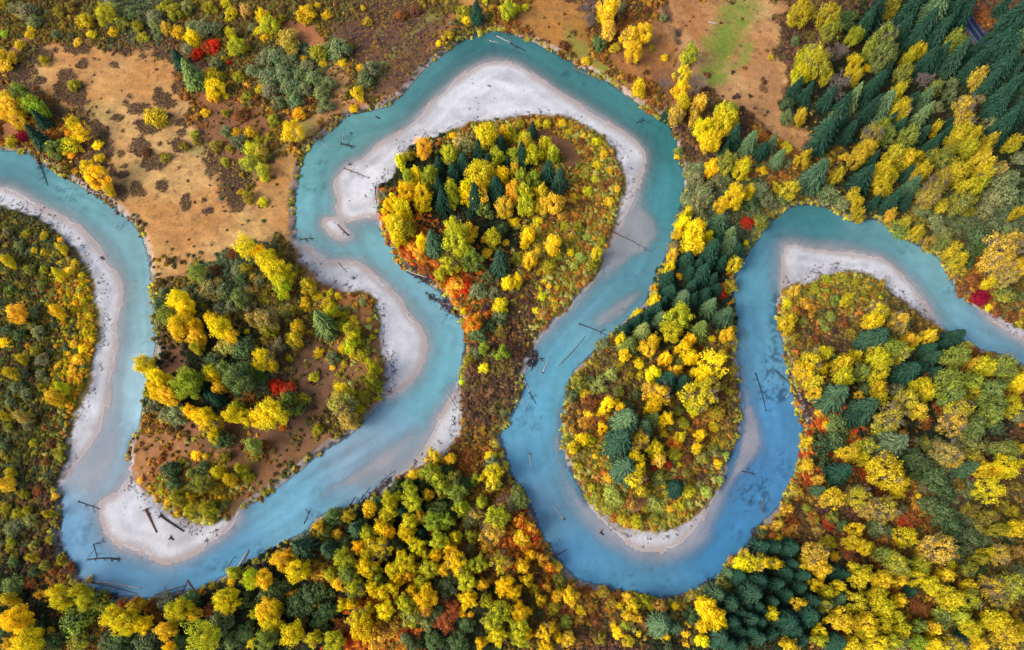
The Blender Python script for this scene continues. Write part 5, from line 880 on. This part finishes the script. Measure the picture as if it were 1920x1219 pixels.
# ------------------------------------------------------------------ driftwood: every log lies where the river left it
LMAT = {'p': (M_LOG_PALE, 'bleached'), 'g': (M_LOG_GREY, 'grey'), 'd': (M_LOG_DARK, 'dark wet'), 'b': (M_LOG_BROWN, 'brown')}
LOGS = """63,283,90,348,.55,d,1,6|dark wet snag with branches reaching into the left channel below conifers
72,300,84,330,.3,d,0,3|thin dark branch beside the dark snag in the left channel
646,316,691,335,.5,b,3,6|brown log with red root plate on the top loop's sandy point
704,352,707,383,.55,g,1,1|grey log with roots lying upright beside the top loop island
640,270,666,276,.7,d,1,5|dark snag lying crosswise in the upper channel
645,244,642,272,.4,p,0,3|pale forked snag standing in the upper channel
604,266,616,280,.4,p,1,2|short bleached log with roots by the eroded upper bank
930,67,960,82,.55,p,1,2|bleached log at the very top of the loop
917,76,938,82,.4,p,0,2|short bleached log below the top bank
958,82,987,96,.7,d,1,4|dark log with stubs at the top of the loop
1072,127,1125,153,.8,g,0,1|long grey log lying along the foot of the upper bank
1098,126,1106,143,.7,b,1,2|short brown trunk leaning down the upper bank
1193,231,1210,226,.6,d,0,4|dark sunken log in the channel right of the top loop
633,421,653,441,.6,d,2,1|dark log with root end on the small sandbar
565,430,575,449,.35,p,0,0|thin bleached pole by the meadow bank above the sandbar
563,449,589,447,.5,d,1,5|dark root tangle in the water beside the meadow bank
635,493,650,510,.45,g,0,2|grey branch on the bar below the small sandbar
733,464,771,473,.45,p,0,0|straight bleached log at the foot of the red shrubs
755,503,814,526,.6,p,1,1|long bleached log on top of the upper log jam
760,496,790,512,.4,d,0,4|dark log crossing the upper log jam
770,515,806,522,.4,d,0,5|dark log along the water edge of the upper log jam
784,530,815,520,.4,d,1,4|dark rooty log at the lower end of the upper jam
778,504,812,517,.35,g,0,3|grey log in the middle of the upper log jam
800,550,840,580,.6,d,1,6|dark rooty log at the tip of the lower jam
818,560,858,590,.5,b,0,4|brown log along the lower jam
828,568,848,572,.35,p,0,1|short bleached log on the lower jam
835,572,866,598,.4,d,0,4|dark log at the landward end of the lower jam
836,737,856,766,.45,p,0,1|bleached log crossing the pale neck bar
865,649,866,663,.3,p,0,0|short bleached log by the neck's left bank
1145,434,1186,452,.55,b,0,1|brown log across the shallows right of the top island
1184,451,1222,472,.55,g,0,3|grey tip half of the log across the shallows
1087,608,1137,629,.5,d,1,4|dark log with branches off the ridge's left shore
1048,685,1097,631,.55,g,0,0|long straight grey log in mid channel below the shallows
1018,699,1033,668,.5,p,1,1|bleached log with a dark root in mid channel
994,675,1021,672,.6,d,1,4|dark rooty log on the neck's right shore
982,712,994,738,.5,p,0,0|bleached log sloping from the neck's right bank
993,737,1005,757,.5,d,1,3|dark sunken end beyond the log off the neck
975,726,983,769,.35,p,0,1|thin bleached pole off the neck's right bank
1416,699,1436,771,.55,d,0,3|long dark sunken log in the right hand channel
1482,688,1490,728,.75,g,0,0|thick grey log at the head of the right log jam
1489,727,1491,748,.6,b,0,1|brown log inside the right log jam
1454,695,1492,730,.4,d,0,2|thin dark pole pointing upstream from the right log jam
1490,728,1518,756,.4,d,0,3|dark pole along the inner side of the right log jam
1473,745,1481,735,.35,p,0,0|short bleached stick in the water by the right jam
1492,753,1506,769,.6,p,0,1|bleached log across the middle of the right jam
1490,765,1510,784,.4,g,0,2|grey log in the lower right jam
1493,778,1513,808,.5,g,0,1|grey log at the water edge of the right jam
1503,780,1516,805,.5,d,0,2|dark log at the lower end of the right jam
275,957,295,999,1.0,b,1,0|thick brown log with root end on the left sand point
303,968,346,997,1.0,d,1,0|thick dark log with root plate on the left sand point
164,1050,222,1049,.8,d,2,5|dark log lying across the shallows off the sand point
175,1020,183,1048,.45,d,0,2|dark branch joining the log off the sand point
175,1021,199,1015,.4,d,0,3|dark branch above the log off the sand point
148,941,187,955,.5,d,1,4|dark snag left of the sand point
174,1089,266,1103,.7,p,0,0|longest bleached log in the lower left channel
174,1093,258,1114,.55,g,0,1|long grey log beside the longest bleached one
290,1116,350,1097,.6,g,0,1|grey log along the lower left shore
351,1088,367,1111,.75,b,0,2|brown log leaning from the lower left shore
342,1110,352,1089,.5,g,0,1|short grey log crossing the shore log
447,1063,467,1030,.8,p,0,0|thick bleached log pointing up from the bottom shore
452,1066,467,1034,.45,g,0,1|grey log beside the thick bleached one on the bottom shore
427,1063,444,1040,.35,d,0,2|dark thin log near the bottom shore
110,1021,122,1025,.4,p,0,1|small pale log at the far left bank
655,956,711,928,.7,d,1,4|dark thick log along the shore of the bottom jam
650,955,667,930,.4,d,0,2|dark pole at the left end of the bottom jam
673,940,694,914,.45,d,1,4|dark log standing out of the bottom jam
680,945,727,908,.4,g,0,2|grey log on top of the bottom jam
692,930,731,898,.5,b,0,3|brown log at the right end of the bottom jam
712,906,741,882,.35,d,0,2|dark stick upstream of the bottom jam
570,983,583,953,.45,d,0,4|dark sunken log left of the bottom jam
993,852,995,876,.55,p,1,0|bleached log with dark root left of the bottom loop
1035,946,1057,973,.6,p,2,0|bleached log with dark root mass in the bottom loop
1038,1044,1064,1030,.6,b,1,1|brown log poking out from the orange bank
1391,884,1417,889,.5,d,0,3|dark log in the shallows right of the bottom loop
1434,930,1427,970,.5,g,0,2|grey log along the right shore of the bottom loop
1412,992,1420,1020,.5,b,1,4|reddish brown log at the right shore's brush heap
1404,1016,1424,1008,.4,b,0,4|reddish brown branch across the right shore's brush heap
1312,1100,1340,1092,.6,d,1,6|dark root mass under the leaning shore conifer
273,797,300,810,.4,p,0,0|thin bleached log on the middle left peninsula
1326,45,1346,50,.8,p,0,0|bleached log lying in the upper right clearing
0,692,8,699,.4,p,0,0|white stick at the far left edge in the shrubs
321,1009,327,1013,.7,d,1,2|small dark stump on the left sand point
1127,999,1131,1004,.8,d,1,2|dark stump standing in the bottom loop shallows
191,484,197,488,.7,d,1,3|dark stump on the edge of the left gravel bar
705,219,712,223,.8,d,0,1|dark sunken stump in the upper channel
657,249,660,252,.8,d,0,2|small dark snag near the upper channel's bank""".split('\n')
def make_log(spec):
    geo_, label = spec.split('|'); u1, v1, u2, v2, w, mk, root, nb = geo_.split(','); u1, v1, u2, v2, w = map(float, (u1, v1, u2, v2, w)); root = int(root); nb = int(nb)
    A = np.array(unproj(u1, v1)); B = np.array(unproj(u2, v2)); Ln = float(np.hypot(*(B-A))); ang = math.atan2(B[1]-A[1], B[0]-A[0])
    za = max(float(height(A[0:1], A[1:2])[0]), -.10)+w*.32; zb = max(float(height(B[0:1], B[1:2])[0]), -.10)+w*.25
    rg = np.random.default_rng(int(u1*7+v1*13+u2)); material, _ = LMAT[mk]
    t = link(bpy.data.objects.new('driftwood_log', None)); t.location = (A[0], A[1], za); t.rotation_euler = (0, 0, ang)
    t['label'] = label; t['category'] = 'driftwood log'; t['group'] = 'driftwood logs in and along the river'
    n = max(4, int(Ln/2.5)); xs_ = np.linspace(0, Ln, n); bend = rg.normal(0, .018*Ln)
    path = np.column_stack([xs_, bend*np.sin(np.pi*xs_/Ln)+rg.normal(0, .03, n), np.linspace(0, zb-za, n)+rg.normal(0, .02, n)])
    rr = np.linspace(w*.5, w*.27, n) if root != 2 else np.linspace(w*.27, w*.5, n)
    child('stem', join_tubes('log_stem', [tube(path, rr, 8)], material), t)
    ends = {0: [], 1: [(path[0], -1)], 2: [(path[-1], 1)], 3: [(path[0], -1), (path[-1], 1)]}[root]
    for e, sg in ends:
        tb = []
        for k in range(11):
            a = k*.571*2+rg.normal(0, .2); l = w*rg.uniform(1.0, 2.1); d = np.array([sg*rg.uniform(-.1, .7), math.cos(a), math.sin(a)*.7+.15])
            p = np.array(e); m_ = p+d*l*.5+rg.normal(0, .06*w, 3); tb.append(tube([p-d*w*.05, m_, p+d*l+rg.normal(0, .15*w, 3)], [w*.26, w*.14, w*.05], 5))
        child('root_plate', join_tubes('log_roots', tb, M_LOG_DARK if mk != 'b' else M_LOG_BROWN), t)
    for k in range(nb):
        i = rg.integers(1, n-1) if n > 2 else 1; p = path[i]; sd = rg.choice([-1, 1]); l = min(rg.uniform(1.2, 3.2), Ln*.4)
        d = unit(np.array([[rg.uniform(.2, .9), sd*rg.uniform(.5, 1), rg.uniform(-.02, .35)]]))[0]
        tb = [tube([p, p+d*l*.5, p+d*l+rg.normal(0, .1, 3)], [w*.18, w*.12, .04], 5)]
        q = p+d*l*.5; d2 = unit(d[None]+rg.normal(0, .5, (1, 3))*[1, 1, .4])[0]; tb.append(tube([q, q+d2*l*.5], [w*.1, .03], 4))
        child('branch', join_tubes('log_branch', tb, material), t)
for s_ in LOGS: make_log(s_)

# drifted sticks and flood litter along the bars and in the jams
def stick_proto(seed):
    rg = np.random.default_rng(seed); tb = []
    for k in range(5):
        c = rg.uniform(-.45, .45, 3)*[1, 1, .12]+[0, 0, .10]; a = rg.uniform(0, 3.14); d = np.array([math.cos(a), math.sin(a), rg.normal(0, .08)])*rg.uniform(.35, .8)
        tb.append(tube([c-d, c+rg.normal(0, .05, 3)*[1, 1, .3], c+d], [.07, .06, .03], 4))
    me = join_tubes('stick_pile', tb, M_STUFF); n_ = len(me.vertices); fattr(me, 'tone', np.full(n_, .5)); fattr(me, 'val', np.full(n_, .5)); return me
STICKS = [stick_proto(k) for k in range(5)]
x, y, u, v = frame_points(.8)
sg = field(sdG, x, y); sr = field(sdR, x, y); hh = field(H, x, y)
dn = .6*sstep(4.8, .2, np.abs(sr-1.6))*sstep(.44, .62, NZ[4](x, y, 3.2, 4))*(sg > .4)
dn = np.maximum(dn, .20*sstep(9, 2, sr)*sstep(.54, .66, NZ[6](x, y, 5, 4))*(sg > 0)*(u < 260))
dn = np.where((v < 250) & (u > 800), dn*.35, dn)
dn = np.maximum(dn, .012*sstep(.5, .7, NZ[3](x, y, 14, 3))*(sg > 1))
jam = np.zeros(len(x))
for P_ in JAMS:
    jam = np.maximum(jam, sstep(-.5, 1.5, sdist(x, y, poly_world(P_, 1), 10)))
dn = np.maximum(dn, jam*.8)
m = RNG.random(len(x)) < dn*((sr > 0.1) | (jam > .3))
x, y, hh, jj = x[m], y[m], hh[m], jam[m]; n = len(x)
sc = np.where(jj > .3, RNG.uniform(.9, 1.9, n), RNG.uniform(.28, .8, n)*(1+.8*(RNG.random(n) < .06)))
pal_s = lin([(88, 74, 88), (105, 92, 102), (70, 58, 68), (150, 138, 145), (120, 100, 90)]); c = pal_s[RNG.integers(0, 5, n)]/GK
scatter('driftwood_litter', STICKS, np.stack([x, y, np.maximum(hh, -.02)], 1), np.stack([sc, sc, sc], 1), np.stack([np.zeros(n), np.zeros(n), RNG.uniform(0, 6.28, n)], 1), c, c*.8, M_STUFF)
